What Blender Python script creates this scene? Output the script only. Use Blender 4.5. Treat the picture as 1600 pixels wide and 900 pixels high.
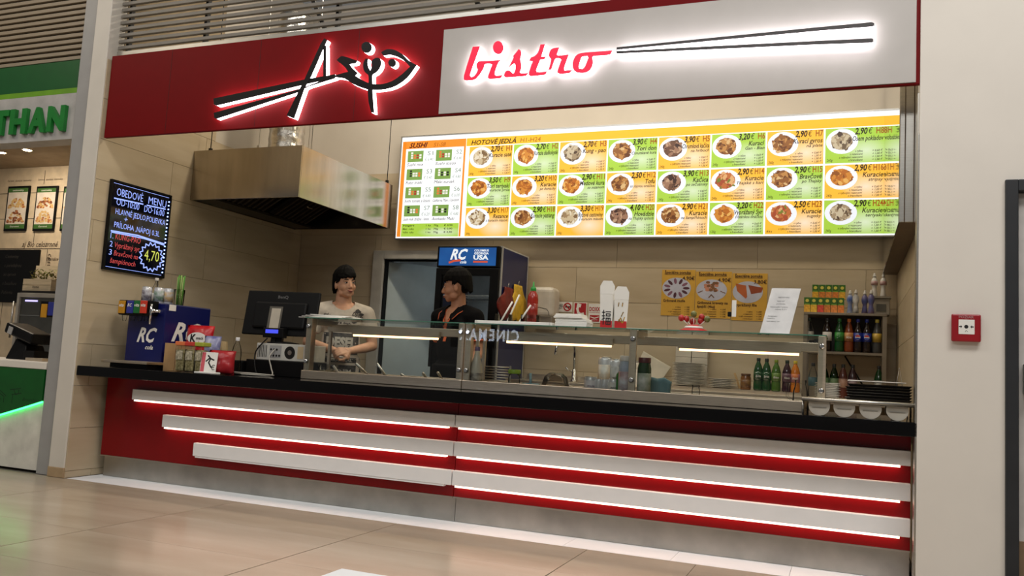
import bpy, bmesh, math, random
from math import pi, sin, cos, radians
from mathutils import Vector, Matrix
from mathutils.geometry import tessellate_polygon
from mathutils.bvhtree import BVHTree

# ------------------------------------------------------------------ scene, camera, light
for o in list(bpy.data.objects): bpy.data.objects.remove(o)
scene = bpy.context.scene
C = scene.collection

CAM = Vector((5.20715, -4.86531, 0.97312)); YAW, PITCH, ROLL, FPX = 0.381192, 0.095024, 0.055776, 1318.24
_f = Vector((-sin(YAW)*cos(PITCH), cos(YAW)*cos(PITCH), sin(PITCH)))
_r0 = Vector((cos(YAW), sin(YAW), 0)); _u0 = _r0.cross(_f)
_r = _r0*cos(ROLL)+_u0*sin(ROLL); _u = -_r0*sin(ROLL)+_u0*cos(ROLL)
cd = bpy.data.cameras.new('camera'); cam = bpy.data.objects.new('camera', cd); C.objects.link(cam)
cd.sensor_width = 36; cd.lens = FPX*36/1600; cd.clip_start = .02; cd.clip_end = 100
cam.matrix_world = Matrix(((_r.x,_u.x,-_f.x,CAM.x),(_r.y,_u.y,-_f.y,CAM.y),(_r.z,_u.z,-_f.z,CAM.z),(0,0,0,1)))
scene.camera = cam

def P(px, py, Y=None, Z=None, X=None):
    """the point of the place that stands at depth Y (or height Z, or plane X) on a measured sight line"""
    d = _f + _r*(px-800)/FPX - _u*(py-450)/FPX
    t = (Y-CAM.y)/d.y if Y is not None else (Z-CAM.z)/d.z if Z is not None else (X-CAM.x)/d.x
    return CAM + d*t

w = bpy.data.worlds.new('mall_air'); scene.world = w; w.use_nodes = True
w.node_tree.nodes['Background'].inputs[0].default_value = (.80, .77, .72, 1)
w.node_tree.nodes['Background'].inputs[1].default_value = .16
vs = scene.view_settings
scene.display_settings.display_device = 'sRGB'
vs.view_transform = 'Standard'; vs.look = 'None'; vs.exposure = 0.0; vs.gamma = 1.0; vs.use_curve_mapping = False

def area(name, loc, target, sx, sy, power, col):
    l = bpy.data.lights.new(name, 'AREA'); l.shape = 'RECTANGLE'; l.size = sx; l.size_y = sy; l.energy = power; l.color = col
    o = bpy.data.objects.new(name, l); C.objects.link(o); o.location = loc
    o.rotation_euler = (Vector(target)-Vector(loc)).to_track_quat('-Z', 'Y').to_euler()
    return o
# the hall's ceiling lamps, high over the walkway, and the stall's own ceiling lamps
area('hall_ceiling_lamp', (6.6, -3.2, 5.6), (6.2, -2.2, 0), 3.0, 1.2, 165, (1, .965, .92))
area('hall_ceiling_lamp', (1.2, -3.4, 5.6), (1.0, -2.2, 0), 3.0, 1.2, 72, (1, .955, .90))
area('hall_ceiling_lamp', (3.9, -7.5, 5.6), (3.9, -5.5, 0), 4.0, 1.2, 130, (1, .97, .93))
area('stall_ceiling_lamp', (3.0, 1.1, 4.35), (3.0, 1.25, 0), 4.8, .25, 74, (1, .88, .70))
area('hall_ceiling_lamp', (-2.6, -2.6, 5.2), (-2.4, -1.2, 0), 1.5, 1.2, 50, (1, .86, .68))

# ------------------------------------------------------------------ materials
def lin(c):
    out = []
    for v in c[:3]:
        v = v/255
        out.append(v/12.92 if v <= .04045 else ((v+.055)/1.055)**2.4)
    return (*out, 1)
MATS = {}
def mat(name, rgb, rough=.5, metal=0., var=.06, scale=9., stretch=(1,1,1), bump=0., emit=None, es=0., coat=0., alpha=None, spec=.5, rgb2=None, aniso=0.):
    if name in MATS: return MATS[name]
    m = bpy.data.materials.new(name); m.use_nodes = True; MATS[name] = m
    nt = m.node_tree; b = nt.nodes['Principled BSDF']
    tc = nt.nodes.new('ShaderNodeTexCoord'); mp = nt.nodes.new('ShaderNodeMapping'); mp.inputs['Scale'].default_value = stretch
    nz = nt.nodes.new('ShaderNodeTexNoise'); nz.inputs['Scale'].default_value = scale; nz.inputs['Detail'].default_value = 5
    nt.links.new(tc.outputs['Object'], mp.inputs[0]); nt.links.new(mp.outputs[0], nz.inputs['Vector'])
    c = lin(rgb); c2 = lin(rgb2) if rgb2 else None
    mx = nt.nodes.new('ShaderNodeMix'); mx.data_type = 'RGBA'
    a = tuple(max(0, x*(1-var*2)) for x in c[:3])+(1,); d = tuple(min(1, x*(1+var*2)) for x in c[:3])+(1,)
    if c2: a, d = c, c2
    mx.inputs[6].default_value = a; mx.inputs[7].default_value = d
    rp = nt.nodes.new('ShaderNodeMapRange'); rp.inputs[1].default_value = .3; rp.inputs[2].default_value = .7
    nt.links.new(nz.outputs['Fac'], rp.inputs[0]); nt.links.new(rp.outputs[0], mx.inputs[0])
    nt.links.new(mx.outputs[2], b.inputs['Base Color'])
    b.inputs['Roughness'].default_value = rough; b.inputs['Metallic'].default_value = metal
    b.inputs['Specular IOR Level'].default_value = spec
    if coat: b.inputs['Coat Weight'].default_value = coat; b.inputs['Coat Roughness'].default_value = .05
    if emit is not None:
        b.inputs['Emission Color'].default_value = lin(emit); b.inputs['Emission Strength'].default_value = es
    if alpha is not None: b.inputs['Alpha'].default_value = alpha
    if bump:
        bp = nt.nodes.new('ShaderNodeBump'); bp.inputs['Strength'].default_value = bump; bp.inputs['Distance'].default_value = .01
        nt.links.new(nz.outputs['Fac'], bp.inputs['Height']); nt.links.new(bp.outputs[0], b.inputs['Normal'])
    return m
def glow(name, rgb, s):
    """something that gives off light"""
    if name in MATS: return MATS[name]
    m = bpy.data.materials.new(name); m.use_nodes = True; MATS[name] = m
    b = m.node_tree.nodes['Principled BSDF']
    b.inputs['Base Color'].default_value = tuple(x*.35 for x in lin(rgb)[:3])+(1,); b.inputs['Roughness'].default_value = .35
    b.inputs['Emission Color'].default_value = lin(rgb); b.inputs['Emission Strength'].default_value = s
    return m
def cellglow(name, rgb, s):
    """backlit print: a colour that fades to white towards one corner of its cell"""
    m = glow(name, rgb, s); nt = m.node_tree; b = nt.nodes['Principled BSDF']
    tc = nt.nodes.new('ShaderNodeTexCoord'); mp = nt.nodes.new('ShaderNodeMapping')
    mp.inputs['Location'].default_value = (-.70, 0, -.34); mp.inputs['Scale'].default_value = (1.0, 0, 1.0)
    ln = nt.nodes.new('ShaderNodeVectorMath'); ln.operation = 'LENGTH'
    rp = nt.nodes.new('ShaderNodeMapRange'); rp.inputs[1].default_value = .0; rp.inputs[2].default_value = .42
    mx = nt.nodes.new('ShaderNodeMix'); mx.data_type = 'RGBA'
    c = lin(rgb); mx.inputs[6].default_value = tuple(.35*x+.65 for x in c[:3])+(1,); mx.inputs[7].default_value = c
    nt.links.new(tc.outputs['Generated'], mp.inputs[0]); nt.links.new(mp.outputs[0], ln.inputs[0])
    nt.links.new(ln.outputs['Value'], rp.inputs[0]); nt.links.new(rp.outputs[0], mx.inputs[0])
    nt.links.new(mx.outputs[2], b.inputs['Emission Color'])
    return m
def glassm(name, tint=(.93,.97,.95), rough=.0, ior=1.5, extra=0.):
    if name in MATS: return MATS[name]
    m = bpy.data.materials.new(name); m.use_nodes = True; MATS[name] = m
    nt = m.node_tree; nt.nodes.remove(nt.nodes['Principled BSDF']); out = nt.nodes['Material Output']
    t = nt.nodes.new('ShaderNodeBsdfTransparent'); t.inputs[0].default_value = (*tint, 1)
    g = nt.nodes.new('ShaderNodeBsdfGlossy'); g.inputs['Roughness'].default_value = rough
    fr = nt.nodes.new('ShaderNodeFresnel'); fr.inputs[0].default_value = ior
    ad = nt.nodes.new('ShaderNodeMath'); ad.operation = 'ADD'; ad.inputs[1].default_value = extra
    mx = nt.nodes.new('ShaderNodeMixShader')
    nt.links.new(fr.outputs[0], ad.inputs[0]); nt.links.new(ad.outputs[0], mx.inputs[0])
    nt.links.new(t.outputs[0], mx.inputs[1]); nt.links.new(g.outputs[0], mx.inputs[2]); nt.links.new(mx.outputs[0], out.inputs[0])
    return m

# ------------------------------------------------------------------ mesh helpers
def wloc(o):
    v = Vector((0,0,0))
    while o is not None: v = v + o.location; o = o.parent
    return v
class MB:
    def __init__(s): s.v = []; s.f = []; s.m = []; s.sm = []
    def add(s, vs, fs, mi=0, smooth=False):
        k = len(s.v); s.v += [tuple(x) for x in vs]
        for f in fs: s.f.append([i+k for i in f]); s.m.append(mi); s.sm.append(smooth)
        return s
    def box(s, x0, x1, y0, y1, z0, z1, mi=0):
        if x0 > x1: x0, x1 = x1, x0
        if y0 > y1: y0, y1 = y1, y0
        if z0 > z1: z0, z1 = z1, z0
        return s.add([(x0,y0,z0),(x1,y0,z0),(x1,y1,z0),(x0,y1,z0),(x0,y0,z1),(x1,y0,z1),(x1,y1,z1),(x0,y1,z1)],
                     [(3,2,1,0),(4,5,6,7),(0,1,5,4),(1,2,6,5),(2,3,7,6),(3,0,4,7)], mi)
    def obox(s, c, size, M=None, mi=0):
        """box centred at c, turned by matrix M"""
        a, b, d = size[0]/2, size[1]/2, size[2]/2; M = M or Matrix.Identity(3)
        vs = [Vector(c)+M @ Vector(p) for p in ((-a,-b,-d),(a,-b,-d),(a,b,-d),(-a,b,-d),(-a,-b,d),(a,-b,d),(a,b,d),(-a,b,d))]
        return s.add(vs, [(3,2,1,0),(4,5,6,7),(0,1,5,4),(1,2,6,5),(2,3,7,6),(3,0,4,7)], mi)
    def lathe(s, prof, c=(0,0,0), n=20, mi=0, axis=None, smooth=True, a0=0., sx=1., sy=1.):
        """prof: (r, h) pairs from bottom to top, turned about z (or about axis)"""
        M = Matrix.Identity(3)
        if axis is not None: M = Vector((0,0,1)).rotation_difference(Vector(axis).normalized()).to_matrix()
        vs = []; fs = []; c = Vector(c)
        for r, h in prof:
            for i in range(n):
                a = a0+2*pi*i/n; vs.append(c+M @ Vector((r*cos(a)*sx, r*sin(a)*sy, h)))
        L = len(prof)
        for j in range(L-1):
            for i in range(n):
                k = (i+1) % n; fs.append((j*n+i, j*n+k, (j+1)*n+k, (j+1)*n+i))
        s.add(vs, fs, mi, smooth)
        if prof[0][0] > 1e-5: s.add(vs[:n], [tuple(reversed(range(n)))], mi)
        if prof[-1][0] > 1e-5: s.add(vs[-n:], [tuple(range(n))], mi)
        return s
    def cyl(s, p0, p1, r0, r1=None, n=12, mi=0):
        p0 = Vector(p0); p1 = Vector(p1); r1 = r0 if r1 is None else r1
        return s.lathe([(r0, 0), (r1, (p1-p0).length)], p0, n, mi, axis=p1-p0)
    def tube(s, pts, r, n=8, mi=0):
        pts = [Vector(p) for p in pts]; vs = []; fs = []; up = Vector((0,0,1)); prev = None
        for i, p in enumerate(pts):
            t = (pts[min(i+1, len(pts)-1)]-pts[max(i-1, 0)]).normalized()
            if prev is None:
                a = t.cross(up)
                if a.length < .05: a = t.cross(Vector((1,0,0)))
                a.normalize()
            else:
                a = (prev-t*prev.dot(t)).normalized()
            prev = a; b = t.cross(a); rr = r[i] if isinstance(r, (list, tuple)) else r
            for k in range(n): vs.append(p+(a*cos(2*pi*k/n)+b*sin(2*pi*k/n))*rr)
        for i in range(len(pts)-1):
            for k in range(n):
                q = (k+1) % n; fs.append((i*n+k, i*n+q, (i+1)*n+q, (i+1)*n+k))
        fs.append(tuple(reversed(range(n)))); fs.append(tuple(range(len(pts)*n-n, len(pts)*n)))
        return s.add(vs, fs, mi, True)
    def ell(s, c, r, M=None, mi=0, nu=16, nv=10):
        c = Vector(c); M = M or Matrix.Identity(3); vs = []; fs = []
        for j in range(1, nv):
            t = pi*j/nv
            for i in range(nu):
                a = 2*pi*i/nu; vs.append(c+M @ Vector((r[0]*sin(t)*cos(a), r[1]*sin(t)*sin(a), -r[2]*cos(t))))
        b = len(vs); vs.append(c+M @ Vector((0,0,-r[2]))); vs.append(c+M @ Vector((0,0,r[2])))
        for j in range(nv-2):
            for i in range(nu):
                k = (i+1) % nu; fs.append((j*nu+i, j*nu+k, (j+1)*nu+k, (j+1)*nu+i))
        for i in range(nu):
            k = (i+1) % nu; fs.append((b, k, i)); fs.append((b+1, (nv-2)*nu+i, (nv-2)*nu+k))
        return s.add(vs, fs, mi, True)
    def prism(s, loops, fn, d0, d1, mi=0, sides=None):
        """loops: 2-D outline (first) and holes; fn(a, b, depth) gives the point"""
        flat = [p for l in loops for p in l]
        tris = tessellate_polygon([[Vector((p[0], p[1], 0)) for p in l] for l in loops])
        k = len(flat)
        vs = [fn(p[0], p[1], d0) for p in flat]+[fn(p[0], p[1], d1) for p in flat]
        fs = [tuple(t) for t in tris]+[tuple(i+k for i in reversed(t)) for t in tris]
        s.add(vs, fs, mi)
        q = 0; sf = []
        for l in loops:
            n = len(l)
            for i in range(n): j = (i+1) % n; sf.append((q+i, q+j, k+q+j, k+q+i))
            q += n
        s.add(vs, sf, mi if sides is None else sides)
        return s
    def flat(s, tv, tf, pl, off=0., mi=0):
        return s.add([pl(a, b, off) for a, b in tv], tf, mi)
    def build(s, name, mats, parent=None, origin=None, bev=0., sub=False):
        me = bpy.data.meshes.new(name)
        o0 = Vector(origin) if origin is not None else (wloc(parent) if parent else Vector((0,0,0)))
        me.from_pydata([(x-o0.x, y-o0.y, z-o0.z) for x, y, z in s.v], [], s.f)
        for m in (mats if isinstance(mats, (list, tuple)) else [mats]): me.materials.append(m)
        me.polygons.foreach_set('material_index', s.m); me.polygons.foreach_set('use_smooth', s.sm); me.update()
        bm = bmesh.new(); bm.from_mesh(me)
        if len(bm.verts) < 60000:
            bmesh.ops.remove_doubles(bm, verts=bm.verts, dist=1e-6); bmesh.ops.recalc_face_normals(bm, faces=bm.faces)
        bm.to_mesh(me); bm.free()
        ob = bpy.data.objects.new(name, me); C.objects.link(ob)
        if origin is not None: ob.location = Vector(origin)-(wloc(parent) if parent else Vector((0,0,0)))
        if parent: ob.parent = parent
        if bev:
            md = ob.modifiers.new('edge', 'BEVEL'); md.width = bev; md.segments = 2; md.limit_method = 'ANGLE'; md.angle_limit = radians(40)
        return ob
def plane(o, u, v, n):
    o = Vector(o); u = Vector(u).normalized(); v = Vector(v).normalized(); n = Vector(n).normalized()
    return lambda a, b, d=0.: o+u*a+v*b+n*d
def tag(o, label, cat, group=None):
    o['label'] = label; o['category'] = cat
    if group: o['group'] = group
    return o
def root(name, loc, label, cat, group=None, rz=0.):
    o = bpy.data.objects.new(name, None); C.objects.link(o); o.location = loc; o.rotation_euler = (0,0,rz); o.empty_display_size = .05
    return tag(o, label, cat, group)
def struct(o): o['kind'] = 'structure'; return o
def sroot(name, loc):
    o = bpy.data.objects.new(name, None); C.objects.link(o); o.location = loc; o.empty_display_size = .05; return struct(o)
def copy_tree(o, parent=None):
    c = o.copy(); C.objects.link(c); c.parent = parent
    for ch in list(o.children): copy_tree(ch, c)
    return c

TXT = {}
def text(s, size=.1, bold=0., shear=0., align='L', width=None, res=2):
    """flat outline of a word: 2-D points and faces, baseline at 0"""
    key = (s, bold, shear, res)
    if key not in TXT:
        cu = bpy.data.curves.new('t', 'FONT'); cu.body = s; cu.size = 1; cu.shear = shear; cu.offset = bold; cu.resolution_u = res; cu.dimensions = '2D'; cu.fill_mode = 'FRONT'
        ob = bpy.data.objects.new('t', cu); C.objects.link(ob)
        dg = bpy.context.evaluated_depsgraph_get(); me = ob.evaluated_get(dg).to_mesh()
        TXT[key] = ([(v.co.x, v.co.y) for v in me.vertices], [tuple(p.vertices) for p in me.polygons])
        ob.evaluated_get(dg).to_mesh_clear(); bpy.data.objects.remove(ob); bpy.data.curves.remove(cu)
    v, f = TXT[key]
    if not v: return [], []
    x0 = min(p[0] for p in v); x1 = max(p[0] for p in v); sx = size
    if width: sx = width/(x1-x0)
    dx = {'L': -x0, 'C': -(x0+x1)/2, 'R': -x1}[align]
    return [((a+dx)*sx, b*size) for a, b in v], f
def put(mb, s, pl, a, b, size, off=.0, mi=0, **k):
    v, f = text(s, size, **k)
    mb.flat([(p[0]+a, p[1]+b) for p in v], f, pl, off, mi)
def rect(mb, pl, a0, a1, b0, b1, off=0., mi=0):
    mb.flat([(a0,b0),(a1,b0),(a1,b1),(a0,b1)], [(0,1,2,3)], pl, off, mi)
def disc(mb, pl, a, b, ra, rb, off=0., mi=0, n=24):
    mb.flat([(a+ra*cos(2*pi*i/n), b+rb*sin(2*pi*i/n)) for i in range(n)], [tuple(range(n))], pl, off, mi)
def stroke(mb, pl, pts, wd, off=0., mi=0):
    """a drawn line with a width"""
    for i in range(len(pts)-1):
        a = Vector((*pts[i], 0)); b = Vector((*pts[i+1], 0)); d = (b-a)
        if d.length < 1e-6: continue
        d.normalize(); n = Vector((-d.y, d.x, 0))*wd/2; a = a-d*wd*.3; b = b+d*wd*.3
        q = [a-n, b-n, b+n, a+n]; mb.flat([(p.x, p.y) for p in q], [(0,1,2,3)], pl, off+i*1e-5, mi)

# ------------------------------------------------------------------ shared materials
def tilemat(name, rgb, rgb2, rough, stretch, scale, coat=0., spec=.5):
    m = mat(name, rgb, rough, rgb2=rgb2, scale=scale, stretch=stretch, coat=coat, spec=spec, bump=.02)
    nt = m.node_tree; mp = [n for n in nt.nodes if n.type == 'MAPPING'][0]
    oi = nt.nodes.new('ShaderNodeObjectInfo'); ml = nt.nodes.new('ShaderNodeVectorMath'); ml.operation = 'SCALE'; ml.inputs['Scale'].default_value = 37.
    cb = nt.nodes.new('ShaderNodeCombineXYZ')
    for i in range(3): nt.links.new(oi.outputs['Random'], cb.inputs[i])
    nt.links.new(cb.outputs[0], ml.inputs[0]); nt.links.new(ml.outputs[0], mp.inputs['Location'])
    return m
M_floor = tilemat('polished_beige_stone', (186,173,154), (170,155,135), .2, (.6,2.2,1), 2.2, spec=.4)
M_border = tilemat('white_stone', (246,249,252), (236,241,246), .5, (1,1,1), 3, spec=.05)
M_grout = mat('grout', (64,54,44), .9, spec=.05)
M_wtile = tilemat('travertine_tile', (200,184,156), (186,168,138), .38, (1.2,1.2,7), 1.5)
M_wgrout = mat('wall_grout', (158,140,112), .8)
M_plaster = mat('cream_plaster', (205,196,182), .75, var=.02, scale=3)
M_white = mat('white_paint', (226,220,211), .6, var=.015, scale=3)
M_colwhite = mat('column_white', (214,208,198), .5, var=.02, scale=4)
M_grey = mat('grey_powder_coat', (158,157,156), .45, var=.02)
M_alu = mat('aluminium', (190,188,182), .32, 1., var=.03, stretch=(1,1,20))
M_steel = mat('brushed_steel', (216,202,182), .36, 1., var=.04, scale=14, stretch=(1,1,14))
M_steelh = mat('brushed_steel_hood', (176,166,150), .2, 1., var=.05, scale=3, stretch=(4,4,.6))
M_kick = mat('kick_steel', (176,174,168), .38, 1., var=.08, scale=5)
M_dark = mat('dark_metal', (26,24,23), .55, spec=.3)
M_black = mat('black_plastic', (10,10,11), .45, spec=.2)
M_blackgloss = mat('black_gloss', (7,6,7), .10, spec=.3)
M_red = mat('red_gloss_laminate', (122,6,14), .14, spec=.3, var=.02)
M_signred = mat('sign_red', (112,5,10), .5, spec=.12, var=.02)
M_signwhite = mat('sign_grey_white', (186,182,178), .5, var=.01)
M_acryl = mat('white_acrylic', (240,240,240), .3, var=.01)
M_brown = mat('brown_panel', (96,76,54), .5)
M_chrome = mat('chrome', (225,225,225), .06, 1., var=0)
M_paper = mat('white_paper', (236,234,228), .7, var=.02)
M_glass = glassm('clear_glass', (.965,.985,.978), 0., 1.38)
M_glassedge = mat('green_glass_edge', (88,138,118), .1, alpha=.75)
M_clear = glassm('clear_plastic', (.955,.965,.965), .05, 1.22)
M_ink = mat('black_ink', (22,20,22), .6)
M_wood = mat('light_wood', (196,160,108), .55, stretch=(1,1,8))

# ------------------------------------------------------------------ the setting
def tiles(parent, fn, u0, u1, v0, v1, tw, th, us, stag, m, gap, thick, name='wall_tile', holes=(), vbase=None):
    """fn(u,v,d): point on the wall plane, d = depth out of the wall.  Each tile is an object of its own."""
    vb = v0 if vbase is None else vbase; k = math.floor((v0-vb)/th)
    while vb+k*th < v1-.01:
        a0, a1 = max(v0, vb+k*th), min(v1, vb+(k+1)*th)
        j = math.floor((u0-us-stag*k)/tw)
        while us+stag*k+j*tw < u1-.005:
            b0, b1 = max(u0, us+stag*k+j*tw), min(u1, us+stag*k+(j+1)*tw); j += 1
            cuts = [(b0, b1, a0, a1)]
            for h0, h1, g0, g1 in holes:
                nc = []
                for x0, x1, y0, y1 in cuts:
                    if x1 <= h0 or x0 >= h1 or y1 <= g0 or y0 >= g1: nc.append((x0,x1,y0,y1)); continue
                    if x0 < h0: nc.append((x0,h0,y0,y1))
                    if x1 > h1: nc.append((h1,x1,y0,y1))
                    if y1 > g1: nc.append((max(x0,h0),min(x1,h1),g1,y1))
                cuts = nc
            for x0, x1, y0, y1 in cuts:
                if x1-x0 < .012 or y1-y0 < .012: continue
                g = gap/2; mb = MB()
                q = [fn(a, b, d) for d in (0, thick) for a, b in ((x0+g,y0+g),(x1-g,y0+g),(x1-g,y1-g),(x0+g,y1-g))]
                mb.add(q, [(3,2,1,0),(4,5,6,7),(0,1,5,4),(1,2,6,5),(2,3,7,6),(3,0,4,7)])
                mb.build(name, m, parent, origin=(q[0]+q[6])/2)
        k += 1

floor = struct(MB().box(-6,8.5,-7,5,-.06,-.006).build('floor', M_grout))
# large beige tiles of the hall: one shared mesh for the whole ones
tm = MB().box(-.5966,.5966,-.2990,.2990,-.006,0).build('floor_tile', M_floor, floor)
first = True
for i in range(-5, 5):
    for j in range(11):
        cx, cy = 1.49+1.2*i+.6, -.235-.6*j-.3
        if cx > 8 or cx < -5.3: continue
        if j == 0 and i == 2:
            for a, b in ((3.89,4.485),(4.485,5.09)):
                MB().box(a+.0015,b-.0015,cy-.2985,cy+.2985,-.006,0).build('floor_tile', M_floor, floor, origin=((a+b)/2,cy,0))
            continue
        o = tm if first else tm.copy()
        if not first: C.objects.link(o)
        first = False; o.location = (cx, cy, 0)
x = -.05
for e in (.07,.68,1.29,1.90,2.51,3.125,3.74,4.345,4.95,5.53):
    MB().box(x+.0012,e-.0012,-.2335,.30,-.006,.0).build('border_tile', M_border, floor, origin=((x+e)/2,-.1,0)); x = e
MB().box(-.06,5.56,.31,2.34,-.006,0).build('kitchen_floor_sheet', mat('grey_vinyl', (110,104,96), .5), floor)
MB().box(-4.5,-.2,-.2335,1.55,-.006,-.001).build('kitchen_floor_sheet', MATS['grey_vinyl'], floor)

YB = 2.351
wl = struct(MB().box(-.2,-.066,-.1,YB+.15,0,4.6).build('wall_left', M_wgrout))
tiles(wl, lambda u, v, d: Vector((-.066+d, u, v)), -.245, 2.344, 0, 3.15, 1.2, .31, .35, .365, M_wtile, .003, .007, vbase=.05, holes=((.98,3,2.84,9),))
MB().box(-.066,-.062,.98,2.344,2.84,4.6).build('plaster_field', M_plaster, wl)
wb = sroot('wall_back', (0, YB, 0))
for a in ((-.2,.95,0,4.6),(.95,1.75,1.976,4.6),(1.75,5.8,0,4.6)): MB().box(a[0],a[1],YB,YB+.15,a[2],a[3]).build('wall_core', M_wgrout, wb)
tiles(wb, lambda u, v, d: Vector((u, YB-d, v)), -.059, 5.56, .67, 2.84, 1.2, .31, 3.51, .365, M_wtile, .003, .007, vbase=.05-.31*4+.31*4, holes=((.83,1.83,-1,2.06),))
MB().box(-.059,5.6,YB-.004,YB,2.84,4.6).build('plaster_field', M_plaster, wb)
wr = struct(MB().box(5.567,5.8,-.1,YB,0,4.6).build('wall_right', M_wgrout))
tiles(wr, lambda u, v, d: Vector((5.567-d, u, v)), -.1, 2.34, .67, 3.15, 1.2, .31, .6, .365, M_wtile, .003, .007, vbase=.05)
# bulkhead at the right: aluminium front with grooves, glossy side, brown underside
bk = sroot('trim_1', (5.5, 1, 1.865))
MB().box(5.455,5.558,.004,2.30,1.865,3.4).build('underside_panel', M_brown, bk)
for a, b in ((5.452,5.476),(5.479,5.520),(5.523,5.556)): MB().box(a,b,0,.02,1.862,3.4).build('front_profile', M_alu, bk, bev=.002)
MB().box(5.449,5.454,.022,2.30,1.862,3.4).build('glossy_side_panel', mat('mirror_gloss', (205,205,200), .035, 1., var=0), bk)
# white front wall at the right with a door opening
wf = sroot('wall_front', (6.6, -.17, 0))
MB().box(5.53,5.907,-.24,-.1,0,4.9).build('wall_pier', M_white, wf)
MB().box(5.907,6.95,-.24,-.1,2.018,4.9).build('wall_lintel', M_white, wf)
MB().box(6.95,8.4,-.24,-.1,0,4.9).build('wall_pier', M_white, wf)
t2 = sroot('trim_2', (5.53, -.2, 0))
MB().box(5.521,5.53,-.238,-.205,0,2.27).build('corner_profile', M_alu, t2, bev=.002)
MB().box(5.523,5.53,-.195,-.10,0,2.5).build('guide_rail', M_alu, t2)
d2 = sroot('door_2', (6.4, -.2, 0))
MB().box(5.907,5.962,-.262,-.1,0,2.018).build('door_jamb', mat('anthracite_frame', (38,40,44), .45), d2, bev=.003)
MB().box(6.895,6.95,-.262,-.1,0,2.018).build('door_jamb', MATS['anthracite_frame'], d2, bev=.003)
MB().box(5.962,6.895,-.262,-.1,1.962,2.018).build('door_head', MATS['anthracite_frame'], d2, bev=.003)
lf = MB().box(5.965,6.893,-.205,-.16,.004,1.96).build('door_leaf', mat('pale_door', (196,192,188), .4), d2, bev=.002)
MB().box(5.968,6.89,-.209,-.205,.006,.30).build('kick_board', mat('tan_kick_board', (128,106,82), .5), lf)
hb = MB().box(5.985,6.02,-.24,-.205,.985,1.13).build('handle_plate', M_alu, lf, bev=.006)
MB().cyl((5.985,-.27,1.03),(6.75,-.27,1.03),.02,n=12).box(5.99,6.02,-.27,-.24,1.0,1.06).build('push_bar', M_alu, lf)
# column and grey post at the left
col = struct(MB().box(-.222,-.067,-.252,-.1,.0,4.8).build('wall_column', M_colwhite, bev=.006))
MB().box(-.226,-.064,-.256,-.1,0,.075).build('column_base', mat('beige_base_stone', (176,150,116), .4, bump=.1), col, bev=.006)
struct(MB().box(-.375,-.222,-.225,-.05,0,4.8).build('trim_3', M_grey, bev=.005))

# back-room door: frame, leaf standing open into a lit room
d1 = sroot('door_1', (1.35, 2.3, 0)); M_frame = mat('door_frame_grey', (188,184,174), .45)
for a, b in ((.83,.95),(1.75,1.87)): MB().box(a,b,2.315,2.52,0,2.06).build('door_jamb', M_frame, d1, bev=.006)
MB().box(.95,1.75,2.315,2.52,1.976,2.06).build('door_head', M_frame, d1, bev=.006)
MB().box(.95,.962,2.345,2.5,0,1.976).build('door_seal', M_black, d1)
a = radians(48); Mz = Matrix.Rotation(a, 3, 'Z'); h0 = Vector((.968,2.40,0))
lfm = MB(); lfm.obox(h0+Mz @ Vector((.40,.02,.985)), (.80,.04,1.95), Mz)
leaf = lfm.build('door_leaf', mat('pale_green_door', (190,202,200), .45, var=.02), d1, bev=.003)
hm = MB(); hm.obox(h0+Mz @ Vector((.74,-.012,1.05)), (.035,.02,.22), Mz); hm.obox(h0+Mz @ Vector((.69,-.045,1.09)), (.12,.018,.02), Mz); hm.build('door_handle', M_alu, leaf)
wk = sroot('wall_backroom', (1.5, 4.6, 0)); M_bw = mat('backroom_white', (222,226,228), .7)
MB().box(-.2,3.6,4.5,4.6,0,3).build('wall_core', M_bw, wk)
MB().box(3.5,3.6,2.52,4.5,0,3).build('wall_core', M_bw, wk)
MB().box(-.2,-.1,2.52,4.5,0,3).build('wall_core', M_bw, wk)
MB().box(-.2,3.6,2.52,4.6,2.9,3.0).build('backroom_ceiling', M_bw, wk)
bl = root('backroom_ceiling_light', (2.8,3.0,2.88), 'white strip light on the ceiling of the room behind the open door', 'light')
MB().box(2.3,3.3,2.9,3.1,2.84,2.90).build('housing', M_white, bl); MB().box(2.32,3.28,2.92,3.08,2.832,2.84).build('diffuser', glow('backroom_tube', (226,240,255), 17), bl)

# louvred screens above the signs
def louvre(name, label, x0, x1, y, z0, n, pitch, hgt, m, hang, strut=()):
    r = root(name, ((x0+x1)/2, y, z0), label, 'louvre', 'louvred screens above the stall signs')
    o0 = MB().box(x0,x1,y-.014,y+.014,z0,z0+hgt).build('slat', m, r, origin=((x0+x1)/2, y, z0), bev=.003)
    for k in range(1, n): o = o0.copy(); C.objects.link(o); o.parent = r; o.location = (0, 0, pitch*k)
    for hx in hang: MB().box(hx-.012,hx+.012,y+.016,y+.05,z0-.02,z0+n*pitch).build('hanger', M_dark, r)
    for a in strut: MB().tube(a, .018, 6).build('strut', M_dark, r)
    return r
M_slat = mat('grey_slat', (128,123,115), .5, var=.03); M_slat2 = mat('tan_slat', (150,136,116), .5, var=.03)
lv = louvre('louvre_screen', 'grey horizontal slat screen above the red fascia sign', -.06, 6.2, -.15, 3.25, 12, .0505, .026, M_slat,
    (.0,.75,1.9,3.1,4.3), [[(.9+k*1.3,.6,4.3),(1.6+k*1.3,.25,3.3)] for k in range(4)])
for z, dy in ((3.19,-.06),(3.215,.02)): MB().box(-.05,6.1,-.12+dy,-.10+dy,z,z+.035).build('rail', M_alu, lv, bev=.003)
louvre('louvre_screen', 'tan lit slat screen above the green neighbouring sign', -3.4, -.385, -.14, 3.215, 14, .0475, .03, M_slat2, (-.5,-1.6,-2.7))
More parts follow.
